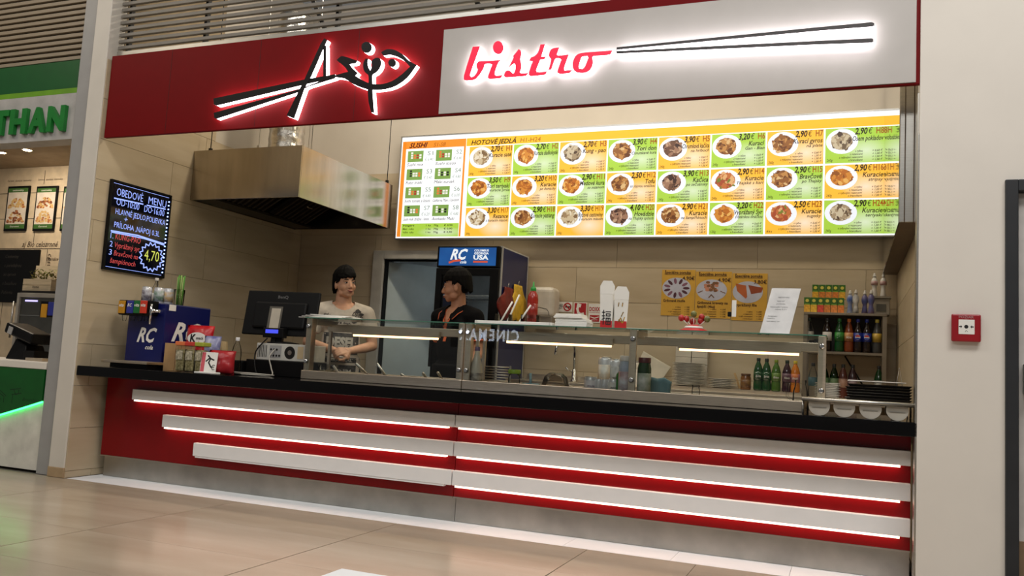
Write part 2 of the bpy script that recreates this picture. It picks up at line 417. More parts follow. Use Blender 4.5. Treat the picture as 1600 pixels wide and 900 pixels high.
struct(MB().box(-4.2,-.222,-.04,0,3.18,4.8).build('wall_dark_backing', M_dark))  # dark sheet added behind the tan slats so their gaps read dark

# the neighbouring stall at the left: shell
wn = sroot('wall_neighbour', (-2.4, 1.5, 0)); M_nw = mat('neighbour_cream', (206,188,160), .65)
M_joint = mat('dark_joint', (60,50,42), .7)
nbp = plane((0,1.5,0),(1,0,0),(0,0,1),(0,-1,0))
MB().box(-4.4,-.3,1.5,1.62,0,2.9).build('wall_core', M_nw, wn)
jm = MB()
for z in (1.40,1.955,2.02+.26,2.56): rect(jm, nbp, -4.4,-.3,z-.003,z+.003,.002)
for xx, z0, z1 in ((-2.78,2.65,2.80),(-2.84,2.02,2.14),(-2.62,1.4,1.95),(-3.2,.8,1.4)): rect(jm, nbp, xx-.003,xx+.003,z0,z1,.002)
jm.build('joint_line', M_joint, wn)
tx = MB()
put(tx,'aj Bio celozrnné',nbp,-3.0,1.975,.085,.003,shear=.3,width=.52); put(tx,'Domáce cestoviny',nbp,-2.62,1.83,.05,.003,shear=.3)
vp = plane((-2.60,1.5,1.90),(0,0,-1),(1,0,0),(0,-1,0)); put(tx,'cestoviny',vp,0,0,.085,.003,shear=.25)
for k in range(3): put(tx,'čerstvé  domáce  cestoviny',nbp,-3.33+.46*k,2.69,.03,.003,width=.36)
tx.build('wall_lettering', mat('brown_ink', (74,58,46), .7), wn)
struct(MB().box(-.385,-.3,-.05,1.62,0,2.9).build('wall_neighbour_side', M_nw))
cl = struct(MB().box(-4.4,-.3,-.05,1.62,2.84,2.9).build('ceiling', mat('tan_ceiling', (158,138,112), .7)))
for px, py in ((43,234),(2,238),(20,226)):
    p = P(px,py,Z=2.84); r = root('recessed_downlight', p, 'round recessed spotlight in the neighbouring ceiling, '+{43:'nearest the grey post',2:'cut by the left picture edge',20:'nearest the green sign'}[px], 'light', 'recessed downlights')
    area('downlight_lamp', p-Vector((0,0,.02)), p-Vector((0,-.25,1.5)), .07, .07, 5, (1,.86,.68))
    MB().lathe([(.03,-.004),(.05,-.006),(.052,0)],p,20).build('trim_ring', M_white, r); MB().lathe([(.001,-.009),(.036,-.007),(.04,-.002)],p,16).build('bulb', glow('warm_bulb', (255,226,180), 70), r)

# ------------------------------------------------------------------ fascia sign
YS = -.222
G_halo = glow('white_letter_light', (255,246,250), 8)
G_red = glow('red_letter_face', (255,26,66), .95)
sg = root('fascia_sign', (2.75, -.1, 2.537), 'long red fascia sign with lit fish logo and the word bistro', 'sign')
MB().box(-.045,5.548,YS,YS+.03,2.537,3.176).build('red_panel', M_signred, sg, bev=.004)
MB().box(-.04,5.54,YS+.0305,YS+.034,2.545,3.17).build('back_panel', M_plaster, sg)  # unseen backing, added to keep the sign's red out of the hood's reflection
wp = [P(694,47,Y=YS), P(686,178,Y=YS), P(1431,129.5,Y=YS)]
zb_, zt_ = (wp[1].z+wp[2].z)/2, wp[0].z
MB().box((wp[0].x+wp[1].x)/2, wp[2].x, YS-.006, YS+.002, zb_, zt_).build('white_panel', M_signwhite, sg, bev=.002)
for xx in (.55,1.35,2.15): MB().box(xx-.0012,xx+.0012,YS-.0006,YS+.001,2.54,3.17).build('panel_seam', M_dark, sg)
def signshape(name, loops, facemat, dep=.05, y0=YS, ox=300, oy=30, sc=4., plate=.006):
    yf = y0-dep
    def fn(a, b, d):
        p = P(ox+a/sc, oy+b/sc, Y=yf); return Vector((p.x, yf+d, p.z))
    body = MB().prism(loops, fn, plate, dep).build(name, G_halo, sg)
    MB().prism(loops, fn, 0, plate-.0005).build('face', facemat, body)
M_lblack = mat('letter_black', (18,13,15), .3)
def smoothloop(pts, n=4):
    out = []; L = len(pts)
    for i in range(L):
        p0, p1, p2, p3 = (pts[(i+k-1) % L] for k in range(4))
        ang = abs((Vector(p1)-Vector(p0)).angle_signed(Vector(p2)-Vector(p1), 0)) if (Vector(p1)-Vector(p0)).length and (Vector(p2)-Vector(p1)).length else 0
        ang2 = abs((Vector(p2)-Vector(p1)).angle_signed(Vector(p3)-Vector(p2), 0)) if (Vector(p3)-Vector(p2)).length else 0
        t1 = (Vector(p2)-Vector(p0))*.5 if ang < .95 else (Vector(p2)-Vector(p1))*.7
        t2 = (Vector(p3)-Vector(p1))*.5 if ang2 < .95 else (Vector(p2)-Vector(p1))*.7
        m = (Vector(p2)-Vector(p1)).length; t1 = t1*min(1, m/max(t1.length, 1e-6)); t2 = t2*min(1, m/max(t2.length, 1e-6))
        for k in range(n):
            t = k/n; h = (2*t**3-3*t**2+1, t**3-2*t**2+t, -2*t**3+3*t**2, t**3-t**2)
            q = Vector(p1)*h[0]+t1*h[1]+Vector(p2)*h[2]+t2*h[3]; out.append((q.x, q.y))
    return out
signshape('logo_chopstick', [[(133,495),(700,377),(893,344),(893,366),(700,408),(152,539),(136,532)]], M_lblack, .045)
signshape('logo_chopstick', [[(135,585),(660,440),(889,353),(893,368),(725,420),(660,456),(152,622),(139,616)]], M_lblack, .043)
signshape('logo_letter_a_leg', [[(826,119),(843,130),(735,374),(702,430),(636,620),(590,602),(700,380),(805,150)]], M_lblack, .047)
signshape('logo_letter_a_leg', [[(821,164),(836,164),(836,354),(820,358)]], M_lblack, .045)
fish = [(903,255),(938,230),(1030,258),(1022,273),(984,281),(1002,305),(1034,335),(1020,352),(1060,378),(1110,400),(1180,406),(1250,386),(1310,345),(1362,296),(1330,264),(1290,238),(1240,222),(1195,227),(1181,206),(1215,188),(1262,190),(1312,217),(1352,256),(1402,286),(1342,366),(1262,420),(1170,441),(1090,436),(1010,406),(950,370),(893,362),(893,350),(975,328),(955,300)]
signshape('logo_fish', [smoothloop(fish)], M_lblack, .045)
stem = [(1085,245),(1072,270),(1070,300),(1080,330),(1102,352),(1103,400),(1098,440),(1104,520),(1120,582),(1136,584),(1128,470),(1126,400),(1126,348),(1145,334),(1168,310),(1181,277),(1176,250),(1160,240),(1140,245),(1121,263),(1124,290),(1114,322),(1101,300),(1095,270),(1099,247)]
signshape('logo_fork', [smoothloop(stem)], M_lblack, .047)
ring = lambda cx, cy, rx, ry, n=24: [(cx+rx*cos(2*pi*i/n), cy+ry*sin(2*pi*i/n)) for i in range(n)]
signshape('logo_dot', [ring(1090,175,32,35)], M_lblack, .045)
signshape('logo_eye', [ring(1250,272,23,25)], M_lblack, .045)
L_b = [(152,148),(222,143),(122,425),(135,450),(165,440),(190,405),(200,375),(187,345),(190,315),(215,293),(290,290),(430,280),(405,305),(370,400),(375,430),(400,437),(447,430),(430,457),(400,463),(320,468),(303,455),(308,430),(345,325),(330,318),(285,318),(268,325),(262,350),(235,400),(205,440),(165,475),(80,485),(63,475),(62,440),(100,310)]
L_s = [(612,170),(635,195),(632,235),(625,270),(637,330),(632,370),(620,400),(640,412),(705,410),(680,435),(620,443),(480,453),(462,440),(470,410),(490,388),(520,388),(548,412),(560,415),(575,385),(578,340),(570,315),(550,320),(512,352),(560,255),(555,240)]
L_t = [(828,125),(872,122),(835,245),(880,243),(865,268),(825,275),(785,375),(790,398),(820,403),(893,393),(870,425),(820,432),(725,440),(708,425),(715,395),(750,290),(718,287),(735,255),(770,240),(805,200)]
L_r = [(1015,155),(990,225),(1010,235),(1110,225),(1062,360),(1070,385),(1145,380),(1115,408),(1020,417),(1000,405),(1000,385),(1035,280),(1020,262),(980,262),(965,285),(935,375),(910,377),(935,275),(918,250),(915,220),(930,180),(965,160)]
L_o = [(1545,185),(1520,225),(1360,238),(1345,250),(1352,300),(1335,360),(1290,400),(1225,408),(1170,390),(1150,340),(1158,280),(1190,230),(1240,210),(1330,200)]
L_oh = [(1245,245),(1300,240),(1305,260),(1270,350),(1245,372),(1215,365),(1210,340),(1230,270)]
kw = dict(dep=.042, y0=YS-.006, ox=715, oy=50, sc=6.4)
for L in (L_b, L_s, L_t, L_r): signshape('bistro_letter', [smoothloop(L, 3)], G_red, **kw)
signshape('bistro_letter', [smoothloop(L_o, 3), smoothloop(L_oh, 3)], G_red, **kw)
signshape('bistro_letter', [ring(405,155,52,65)], G_red, **kw)
M_stick = mat('stick_black', (40,32,34), .35)
kw = dict(dep=.055, y0=YS-.006, ox=0, oy=0, sc=1.)
signshape('sign_chopstick', [[(963.5,73.8),(1280,42.2),(1362,34.6),(1366,36),(1366,39.5),(1364,41),(1280,47.6),(963.5,77.6)]], M_stick, **kw)
signshape('sign_chopstick', [[(963.5,79.6),(1280,63.6),(1362,59.8),(1364.5,61),(1364.5,65),(1362,66.3),(1280,69),(963.5,83.4)]], M_stick, **kw)

# ------------------------------------------------------------------ lit menu board
random.seed(4)
YM = 2.25
q0, q1, q2, q3 = P(630,211,Y=YM), P(1388,178,Y=YM), P(618,369,Y=YM), P(1387,372,Y=YM)
bx0, bx1, bz0, bz1 = (q0.x+q2.x)/2, (q1.x+q3.x)/2, (q2.z+q3.z)/2, (q0.z+q1.z)/2
BW, BH = bx1-bx0, bz1-bz0
mbd = root('menu_board', (bx0+BW/2, YM+.04, bz0), 'wide backlit menu board with yellow and green dish cells', 'menu board')
ES = .92
G_w = glow('menu_white', (250,252,255), ES*1.05); G_or = cellglow('menu_orange', (253,190,58), ES*.95); G_gr = cellglow('menu_green', (172,212,72), ES*.92)
G_head = glow('menu_header', (250,186,40), ES); G_so = glow('menu_deep_orange', (236,140,40), ES); G_ink = glow('menu_ink', (44,26,14), .5)
G_brn = glow('menu_brown', (168,92,14), ES*.8); G_plate = glow('menu_plate', (236,240,248), ES); G_sg = glow('menu_mat_green', (132,170,84), ES*.8)
MB().box(bx0,bx1,YM+.002,YM+.09,bz0,bz1).build('housing', M_alu, mbd)
fr = MB()
fr.box(bx0-.012,bx1+.012,YM-.008,YM+.09,bz1,bz1+.012).box(bx0-.012,bx1+.012,YM-.008,YM+.09,bz0-.012,bz0).box(bx0-.012,bx0,YM-.008,YM+.09,bz0,bz1).box(bx1,bx1+.012,YM-.008,YM+.09,bz0,bz1)
fr.build('frame', M_alu, mbd)
pl = plane((bx0,YM,bz1),(1,0,0),(0,0,1),(0,-1,0))   # a along the board, b = minus distance from the top
MB().box(bx0,bx1,YM,YM+.002,bz0,bz1).build('light_panel', G_w, mbd)
xs = (P(733,235,Y=YM).x-bx0); xe = P(1383,270,Y=YM).x-bx0
fy = lambda f: -f*BH
hd = MB(); rect(hd, pl, xs-.03, xe, fy(.118), fy(.042), .002); hdo = hd.build('header_strip', G_head, mbd)
h2 = MB(); put(h2,'HOTOVÉ JEDLÁ',pl,xs+.02,fy(.108),.062,.004,bold=.02,shear=.25,width=.46); h2.build('header_lettering', G_ink, hdo)
h2 = MB(); put(h2,'H1-H24',pl,xs+.52,fy(.106),.06,.004,shear=.1,width=.2); h2.build('header_lettering', G_brn, hdo)
so = MB(); rect(so, pl, .01, xs-.035, fy(.118), fy(.042), .002); rect(so, pl, .01, .05, fy(.985), fy(.042), .002); rect(so, pl, xs-.055, xs-.035, fy(.985), fy(.118), .002)
soo = so.build('sushi_border', G_so, mbd)
h2 = MB(); put(h2,'SUSHI',pl,.085,fy(.108),.068,.004,bold=.03,shear=.3,width=.2); h2.build('header_lettering', glow('menu_maroon', (96,16,10), .6), soo)
h2 = MB(); put(h2,'S1-S8',pl,.35,fy(.106),.055,.004,shear=.2,width=.13); h2.build('header_lettering', G_brn, soo)
foods = {'brown': [(150,96,50),(196,140,78),(108,62,34),(222,184,128)], 'gold': [(214,140,56),(188,108,40),(236,180,96),(150,84,34)], 'grey': [(168,146,116),(206,190,160),(112,92,70),(84,64,52)],
         'dark': [(112,78,60),(160,120,96),(66,44,40),(196,160,130)], 'red': [(196,112,60),(170,80,50),(226,176,120),(120,130,50)], 'pale': [(206,186,150),(232,220,196),(160,132,96),(128,100,70)]}
FM = {k: [glow('menu_food_%s_tone_%s' % (k, 'abcd'[i]), c, ES*.85) for i, c in enumerate(v)] for k, v in foods.items()}
def dish(mb, cx, cz, rx, rz, off, n=46, style='chunk'):
    for k in range(n):
        a = random.uniform(0, 2*pi); rr = math.sqrt(random.random())*(1-.25*k/n)
        x, z = cx+rr*rx*cos(a), cz+rr*rz*sin(a); s = random.uniform(.24,.44)*rx; th = random.uniform(0, pi)
        m = random.randint(5,7); el = random.uniform(.35,.8); pts = []
        for i in range(m):
            t = 2*pi*i/m; r_ = s*random.uniform(.75,1.1); u_, v_ = r_*cos(t), r_*sin(t)*el
            pts.append((x+u_*cos(th)-v_*sin(th), z+u_*sin(th)+v_*cos(th)))
        mb.flat(pts, [tuple(range(m))], pl, off+k*2e-5, 1+random.choice((0,0,1,1,2,3)))
MENU = [('2,70','Kuracie saté','','260g','pale'),('2,70','Kuracie sladkokyslé','','240g','gold'),('2,70','Kung - pao','','260g','grey'),('3,90','Tori don','Chrumkavé kura','240g','brown'),('3,90','Chrumkavá kačica','na hríboch','240g','dark'),('3,20','Kurací','Gan - Bian','240g','brown'),('2,90','Kurací gyros','na plate','260g','brown'),('2,90','Osem pokladov','','260g','grey'),
 ('3,50','Tori teriyaki','kuracie prsia','240g','gold'),('3,20','Kuracie','po domácky','240g','gold'),('2,90','Medové kura','so sezamom','240g','gold'),('2,50','Tofu','so sójovou omáčkou','240g','brown'),('3,90','Kačica','po sečuánsky','240g','dark'),('2,90','Kuracie','Thajské s kari','240g','red'),('2,90','Bravčové','po Thajsky','240g','brown'),('2,90','Kuracie','stripsy','240g','gold'),
 ('3,30','Rezance','s kuracím mäsom','200g','pale'),('2,90','Kuracie yaziang','','260g','brown'),('3,30','Ryžové cestoviny','s kuracím mäsom','200g','pale'),('4,10','Hovädzie','na Thajský spôsob','260g','dark'),('2,90','Kuracie','na šampiňónoch','260g','brown'),('3,20','Vyprážaný Syr','s tatárskou omáčkou','120g','gold'),('2,50','Kuracie','nugetky','6ks','red'),('2,90','Kuracie','teriyaki','240g','grey')]
cw = (xe-xs)/8; g = .007
rows = ((.127,.412),(.427,.70),(.714,.985))
for i, (pr, n1, n2, wt, fd) in enumerate(MENU):
    r, c = divmod(i, 8); a0, a1 = xs+c*cw+g, xs+(c+1)*cw-g; b1, b0 = fy(rows[r][0]), fy(rows[r][1]); W = a1-a0; H = b1-b0
    cb = MB(); o_ = pl(a0,b0); t_ = pl(a1,b1); cb.box(o_.x,t_.x,YM-.004,YM-.0005,o_.z,t_.z)
    cell = cb.build('menu_cell', G_or if (r+c) % 2 == 0 else G_gr, mbd, origin=pl(a0,b0))
    ds = MB(); disc(ds, pl, a0+W*.285, b0+H*.62, W*.275, H*.36, .0050, 0, 28); disc(ds, pl, a0+W*.28, b0+H*.63, W*.185, H*.255, .0052, 1, 18); dish(ds, a0+W*.28, b0+H*.63, W*.17, H*.235, .0053, 90)
    ds.build('dish_photo', [G_plate]+FM[fd], cell)
    lt = MB()
    put(lt, pr, pl, a0+W*.715, b1-H*.19, .072, .0065, 0, bold=.03, shear=.2, align='R', width=W*.215); put(lt, '€', pl, a0+W*.80, b1-H*.19, .068, .0065, 0, shear=.2, align='R', width=W*.07)
    put(lt, 'H%d' % (i+1), pl, a0+W*.99, b1-H*.19, .072, .0065, 1, bold=.02, align='R', width=W*(.13 if i < 9 else .17))
    put(lt, n1, pl, a0+W*.985, b1-H*.38, .056, .0065, 0, bold=.014, shear=.25, align='R', width=min(W*.52, len(n1)*.0215))
    if n2: put(lt, n2, pl, a0+W*.985, b1-H*.50, .036, .0065, 0, bold=.01, shear=.25, align='R', width=min(W*.5, len(n2)*.0155))
    put(lt, wt, pl, a0+W*.03, b0+H*.05, .030, .0065, 0, shear=.2, width=W*.1)
    if i not in (16, 18):
        for k, (t, e) in enumerate((('s ryžou','+ 0,60 €'),('s rezancami','+ 1,00 €'),('s ryžovými rezancami','+ 1,00 €'),('s hranolkami','+ 1,00 €'))):
            bz = b0+H*(.30-.085*k)
            put(lt, t, pl, a0+W*.64, bz, .024, .0065, 0, bold=.01, shear=.25, align='R', width=W*(.13,.22,.40,.24)[k]); put(lt, e, pl, a0+W*.97, bz, .024, .0065, 0, bold=.01, shear=.25, align='R', width=W*.17)
    lt.build('cell_lettering', [G_ink, G_brn], cell)
G_grey = glow('menu_grey', (128,150,130), ES*.8)
SU = [('6,40','Sushi mix'),('6,40','Sushi losos'),('5,40','Futo maki'),('4,80','Maki tuniak'),('4,80','Sushi tuniak a losos'),('6,00','California Maki s lososom'),('6,20','Sushi maki strážne - losos'),('4,80','Avokado Maki')]
sx0, sx1 = .055, xs-.06; sw = (sx1-sx0)/2; sh = .78/4
SF = [glow('sushi_'+n_, c, ES*.9) for n_, c in (('rice',(240,238,230)),('salmon',(232,120,60)),('nori',(28,26,34)),('tuna',(176,48,44)))]
for i, (pr, nm) in enumerate(SU):
    r, c = divmod(i, 2); a0 = sx0+c*sw; b1 = fy(.128+sh*r*.92); H = sh*.92*BH; b0 = b1-H
    o_ = pl(a0+.003,b0+.003); t_ = pl(a0+sw-.003,b1-.003)
    cell = MB().box(o_.x,t_.x,YM-.004,YM-.0005,o_.z,t_.z).build('sushi_cell', G_w, mbd, origin=o_)
    ds = MB(); rect(ds, pl, a0+.02, a0+sw*.62, b0+H*.32, b0+H*.93, .005, 0)
    for k in range(9):
        aa = a0+sw*.18+(k % 4)*sw*.1; bb = b0+H*(.50+.13*(k//4))
        mi = (1,2,3,1)[(k+i) % 4] if i not in (3,7) else (3 if k % 2 else 1)
        rect(ds, pl, aa, aa+sw*.075, bb, bb+H*.10, .0053+k*2e-5, mi)
    ds.build('sushi_photo', [G_sg, SF[0], SF[1], SF[2] if i in (2,3,6,7) else SF[3]], cell)
    lt = MB()
    put(lt, 'S%d' % (i+1), pl, a0+sw*.97, b0+H*.66, .06, .006, 1, align='R', width=sw*.2); put(lt, '€ '+pr, pl, a0+sw*.97, b0+H*.36, .04, .006, 1, shear=.2, align='R', width=sw*.28)
    put(lt, nm, pl, a0+sw*.06, b0+H*.10, .042, .006, 0, shear=.25, width=min(sw*.9, len(nm)*.02)); lt.build('cell_lettering', [G_ink, G_grey], cell)
ft = MB(); rect(ft, pl, sx0, sx1, fy(.985), fy(.128+sh*.92*4+.012), .002, 0)
fo = ft.build('sushi_footer', G_gr, mbd); lt = MB()
for k, t in enumerate(('Nigiri','Maki  rolky','Veľké  rolky')):
    bz = fy(.885+.033*k); put(lt, t, pl, sx0+.02, bz, .024, .004, bold=.012, width=.12); put(lt, '1 ks   70g', pl, sx0+.27, bz, .024, .004, bold=.012, width=.13); put(lt, '€ 0,90', pl, sx0+.46, bz, .024, .004, bold=.012, width=.09)
lt.build('footer_lettering', G_ink, fo)

# ------------------------------------------------------------------ counter
LX, SEAM, ZB, ZU = 5.522, 2.941, .160, .746
G_led = glow('warm_led', (255,212,186), 5)
def unit(label, x0, x1, bars):
    r = root('counter_unit', ((x0+x1)/2, .3, 0), label, 'counter', 'red counter front units')
    MB().box(x0+.0015,x1-.0015,0,.03,ZB,ZU).build('red_panel', M_red, r, bev=.002)
    MB().box(x0+.0015,x1-.0015,.042,.06,.002,ZB+.002).build('kick_plate', M_kick, r)
    MB().box(x0+.0015,x1-.0015,.03,.62,ZB,ZU).build('carcass', M_dark, r)
    MB().box(x0+.02,x1-.02,.06,.6,.004,ZB).build('plinth', M_dark, r)
    MB().box(x0+.0015,x1-.0015,-.004,.03,ZB-.008,ZB).build('edge_profile', M_alu, r)
    for b0, z0, z1, lit in bars:
        e = x1-.003
        b = MB().box(b0,e,-.042,-.002,z0+.0135,z1).build('light_bar', M_acryl, r, bev=.004)
        MB().box(b0+.02,e-.05,-.038,-.005,z0+.003,z0+.013).build('led_strip', G_led if lit else M_acryl, b)
    return r
def zat(px, py): return P(px,py,Y=-.03).z
bz = [((P(714,648,Y=-.03).z), P(714,671,Y=-.03).z), (P(711,690,Y=-.03).z, P(711,716,Y=-.03).z), (P(710,735,Y=-.03).z, P(710,762,Y=-.03).z)]
xl = [P(208,620,Y=-.03).x, P(255,660,Y=-.03).x, P(303,705,Y=-.03).x]
unit('left red counter front unit with three stepped white light bars', 0, SEAM, [(xl[i], bz[i][1], bz[i][0], i < 2) for i in range(3)])
unit('right red counter front unit with three full-width white light bars', SEAM, LX, [(SEAM+.004, bz[i][1], bz[i][0], True) for i in range(3)])
tag(MB().box(-.057,5.548,-.238,.66,ZU+.001,.819).build('worktop', M_blackgloss, origin=(2.7,.2,ZU), bev=.004), 'long glossy black worktop running the whole counter', 'worktop')

# ------------------------------------------------------------------ extractor hood
hd = root('extractor_hood', (.5, 1.45, 2.26), 'stainless steel box extractor hood under the red sign', 'extractor hood')
hx0, hx1, hy0, hy1, hz0, hz1 = -.055, 1.058, .731, 2.21, 2.258, 2.688
MB().box(hx0,hx1,hy0,hy0+.012,hz0,hz1).build('front_panel', M_steelh, hd, bev=.002)
MB().box(hx1-.012,hx1,hy0+.013,hy1,hz0,hz1).build('side_panel', M_steelh, hd, bev=.002)
MB().box(hx0,hx0+.012,hy0+.013,hy1,hz0,hz1).build('side_panel', M_steelh, hd)
MB().box(hx0,hx1-.013,hy1-.012,hy1,hz0,hz1).build('back_panel', M_steelh, hd)
MB().box(hx0+.012,hx1-.013,hy0+.013,hy1-.013,hz1-.012,hz1).build('top_panel', M_steelh, hd)
M_filter = mat('filter_steel_dark', (74,66,56), .45, .8)  # darker steel for the baffles and drip channel
MB().box(hx0+.012,.16,hy0+.013,hy1-.013,hz0+.01,hz0+.03).build('drip_channel', M_filter, hd)
a = math.atan2(.30,.52); Mf = Matrix.Rotation(-a, 3, 'Y')
for k in range(2):
    y0 = hy0+.12+k*.66
    fp = MB().obox((.44,y0+.28,hz0+.19),(.60,.58,.015),Mf).build('filter', M_dark, hd)
    for j in range(8): MB().obox((.44+.012,y0+.04+j*.068,hz0+.175),(.58,.024,.022),Mf).build('baffle', M_filter, fp)
    MB().tube([(.40,y0+.24,hz0+.15),(.42,y0+.25,hz0+.13),(.42,y0+.31,hz0+.13),(.40,y0+.32,hz0+.15)],.006,6).build('handle', M_steel, fp)
dp = P(447,226,Y=1.25)
prof = []
for k in range(26): prof += [(.152+.005*(k % 2), hz1+k*.05), (.158-.004*(k % 2), hz1+.03+k*.05)]
MB().lathe([(.168,hz1-.001),(.168,hz1+.07)]+[(r_, z_+.07) for r_, z_ in prof],(dp.x,1.25,0),28).build('duct', mat('crinkled_foil', (206,202,194), .22, 1., bump=.6, scale=24, var=.1), hd)
for px, yy in ((330,.80),(606,2.15),(405,.80),(487,1.0)):
    q = P(px,225,Y=yy) if px != 606 else P(606,270,Y=yy)
    xx = min(max(q.x,hx0+.03),hx1-.03)
    MB().cyl((xx,yy,hz1),(xx,yy,4.3),.004,n=6).box(xx-.012,xx+.012,yy-.012,yy+.012,hz1,hz1+.035).build('suspension_rod', M_dark if px in (330,606) else M_alu, hd)

# ------------------------------------------------------------------ glowing chalk board on the left wall
cbx = -.050
cb = root('chalk_menu_board', (cbx,.2,1.57), 'black neon-written lunch menu board lit by blue-white edge lamps', 'menu board')
by0, by1, bz0_, bz1_ = -.10, .492, 1.565, 2.232
MB().box(cbx-.008,cbx+.006,by0,by1,bz0_,bz1_).build('glass_panel', mat('writing_panel', (10,13,26), .07), cb)
f_ = MB(); t_ = .014
f_.box(cbx-.008,cbx+.016,by0-t_,by1+t_,bz1_,bz1_+t_).box(cbx-.008,cbx+.016,by0-t_,by1+t_,bz0_-t_,bz0_).box(cbx-.008,cbx+.016,by0-t_,by0,bz0_,bz1_).box(cbx-.008,cbx+.016,by1,by1+t_,bz0_,bz1_)
f_.build('frame', M_black, cb)
G_ch = glow('neon_chalk_white', (150,172,255), 1.25); G_cr = glow('neon_chalk_red', (226,84,84), .75); G_cy = glow('neon_chalk_yellow', (214,222,96), .9); G_bl = glow('edge_led_blue', (140,170,255), 7)
cp = plane((cbx+.0075,by0,bz0_),(0,1,0),(0,0,1),(1,0,0)); W = by1-by0; H = bz1_-bz0_
def chalk(s, a, b, size, wd, m, **k):
    mb = MB(); put(mb, s, cp, a*W, b*H, size, .001, width=wd*W, bold=-.006, **k); mb.build('chalk_writing', m, cb)
chalk('OBEDOVÉ',.08,.85,.085,.44,G_ch); chalk('MENU',.62,.85,.085,.32,G_ch); chalk('OD·10:00',.09,.74,.075,.38,G_ch); chalk('DO·16:00',.56,.74,.075,.36,G_ch)
chalk('HLAVNÉ JEDLO,POLIEVKA',.09,.635,.062,.86,G_ch); chalk('+',.24,.565,.06,.06,G_ch); chalk('PRÍLOHA ,NÁPOJ 0.3L',.09,.48,.062,.78,G_ch)
for t_, b_ in (('1.',.345),('2',.25),('3',.155)): chalk(t_,.05,b_,.062,.045,G_ch)
chalk('KUNG-PAO',.13,.345,.068,.42,G_cr); chalk('Vyprážaný syr',.13,.25,.06,.42,G_cr,shear=.15); chalk('Bravčové na',.13,.155,.058,.40,G_cr,shear=.15); chalk('šampiónoch',.08,.065,.058,.42,G_cr,shear=.15); chalk('4,70',.64,.17,.12,.26,G_cy)
for pts, wd in (([(.05,.81),(.53,.825)],.010),([(.60,.825),(.93,.835)],.010),([(.05,.43),(.5,.44),(.97,.405)],.011),([(.06,.415),(.6,.42),(.97,.39)],.008)):
    mb = MB(); stroke(mb, cp, [(p[0]*W,p[1]*H) for p in pts], wd, .001); mb.build('chalk_underline', G_ch, cb)
st = []
for k in range(33):
    r_ = 1. if k % 2 else .80; an = 2*pi*k/32; st.append(((.765+.215*r_*cos(an))*W, (.215+.175*r_*sin(an))*H))
mb = MB(); stroke(mb, cp, st, .009, .001); mb.build('chalk_starburst', G_ch, cb)
for k in range(20):
    zz = bz0_+.03+k*.031; MB().box(cbx+.007,cbx+.012,by1-.012,by1-.005,zz,zz+.009).build('edge_led', G_bl, cb)
for pts in ([(.02,.985),(.98,.985)],[(.02,.015),(.97,.015)]):
    mb = MB(); stroke(mb, cp, [(p[0]*W,p[1]*H) for p in pts], .003, .001); mb.build('light_guide', G_ch, cb)
MB().tube([(cbx+.004,.44,bz0_-.01),(cbx+.006,.45,1.45),(cbx+.004,.43,1.33)],.004,6).build('cable', M_black, cb)

# ------------------------------------------------------------------ drinks fridge
FX0, FX1, FY0, FY1, FZ = 1.885, 2.481, 1.64, 2.30, 2.0
fg = root('drinks_fridge', (2.18,1.97,0), 'tall blue glass-door drinks fridge with lit cola header', 'fridge')
M_blue = mat('navy_fridge_panel', (24,34,86), .35, var=.03); M_edge = mat('fridge_edge_grey', (190,188,184), .4)
MB().box(FX1-.02,FX1,FY0+.05,FY1,.06,FZ-.012).build('side_panel', M_blue, fg)
MB().box(FX0,FX0+.02,FY0+.05,FY1,.06,FZ-.012).build('side_panel', M_blue, fg)
MB().box(FX0,FX1,FY0+.03,FY1,FZ-.012,FZ).build('top_panel', M_edge, fg)
MB().box(FX0,FX1,FY1-.02,FY1,.06,FZ-.012).build('back_panel', M_edge, fg)
MB().box(FX1-.008,FX1+.004,FY0+.032,FY0+.05,.06,FZ).box(FX1-.004,FX1+.004,FY1-.012,FY1,.06,FZ).build('edge_trim', M_edge, fg)
MB().box(FX0+.01,FX1-.01,FY0+.06,FY1-.03,0,.32).build('compressor_base', M_black, fg)
zh = 1.815
MB().box(FX0,FX1-.01,FY0,FY0+.05,zh-.004,FZ-.004).build('header_box', M_black, fg, bev=.006)
hp = plane((FX0+.02,FY0-.003,zh+.012),(1,0,0),(0,0,1),(0,-1,0)); hw = FX1-FX0-.06; hh = FZ-zh-.03
def gradglow(name, c0, c1, s):
    m = glow(name, c0, s); nt = m.node_tree; b = nt.nodes['Principled BSDF']
    tc = nt.nodes.new('ShaderNodeTexCoord'); gr = nt.nodes.new('ShaderNodeTexNoise'); gr.inputs['Scale'].default_value = 4; mx = nt.nodes.new('ShaderNodeMix'); mx.data_type = 'RGBA'
    mx.inputs[6].default_value = lin(c0); mx.inputs[7].default_value = lin(c1); nt.links.new(tc.outputs['Object'], gr.inputs[0]); nt.links.new(gr.outputs['Fac'], mx.inputs[0]); nt.links.new(mx.outputs[2], b.inputs['Emission Color']); return m
m_ = MB(); rect(m_, hp, 0, hw, 0, hh, 0); hs = m_.build('header_screen', gradglow('header_blue', (10,38,110), (44,120,196), .7), fg)
G_lw = glow('header_white', (244,248,250), .85); G_lr = glow('header_red', (226,90,60), .7)
m_ = MB(); put(m_,'RC',hp,hw*.20,hh*.35,.125,.002,bold=.035,shear=.35,width=.165); put(m_,'cola',hp,hw*.38,hh*.12,.035,.002,bold=.02,shear=.3,width=.06); m_.build('logo_lettering', G_lw, hs)
m_ = MB(); stroke(m_, hp, [(hw*.19,hh*.16),(hw*.27,hh*.26),(hw*.38,hh*.29)], .018, .0015); m_.build('logo_swoosh', G_lr, hs)
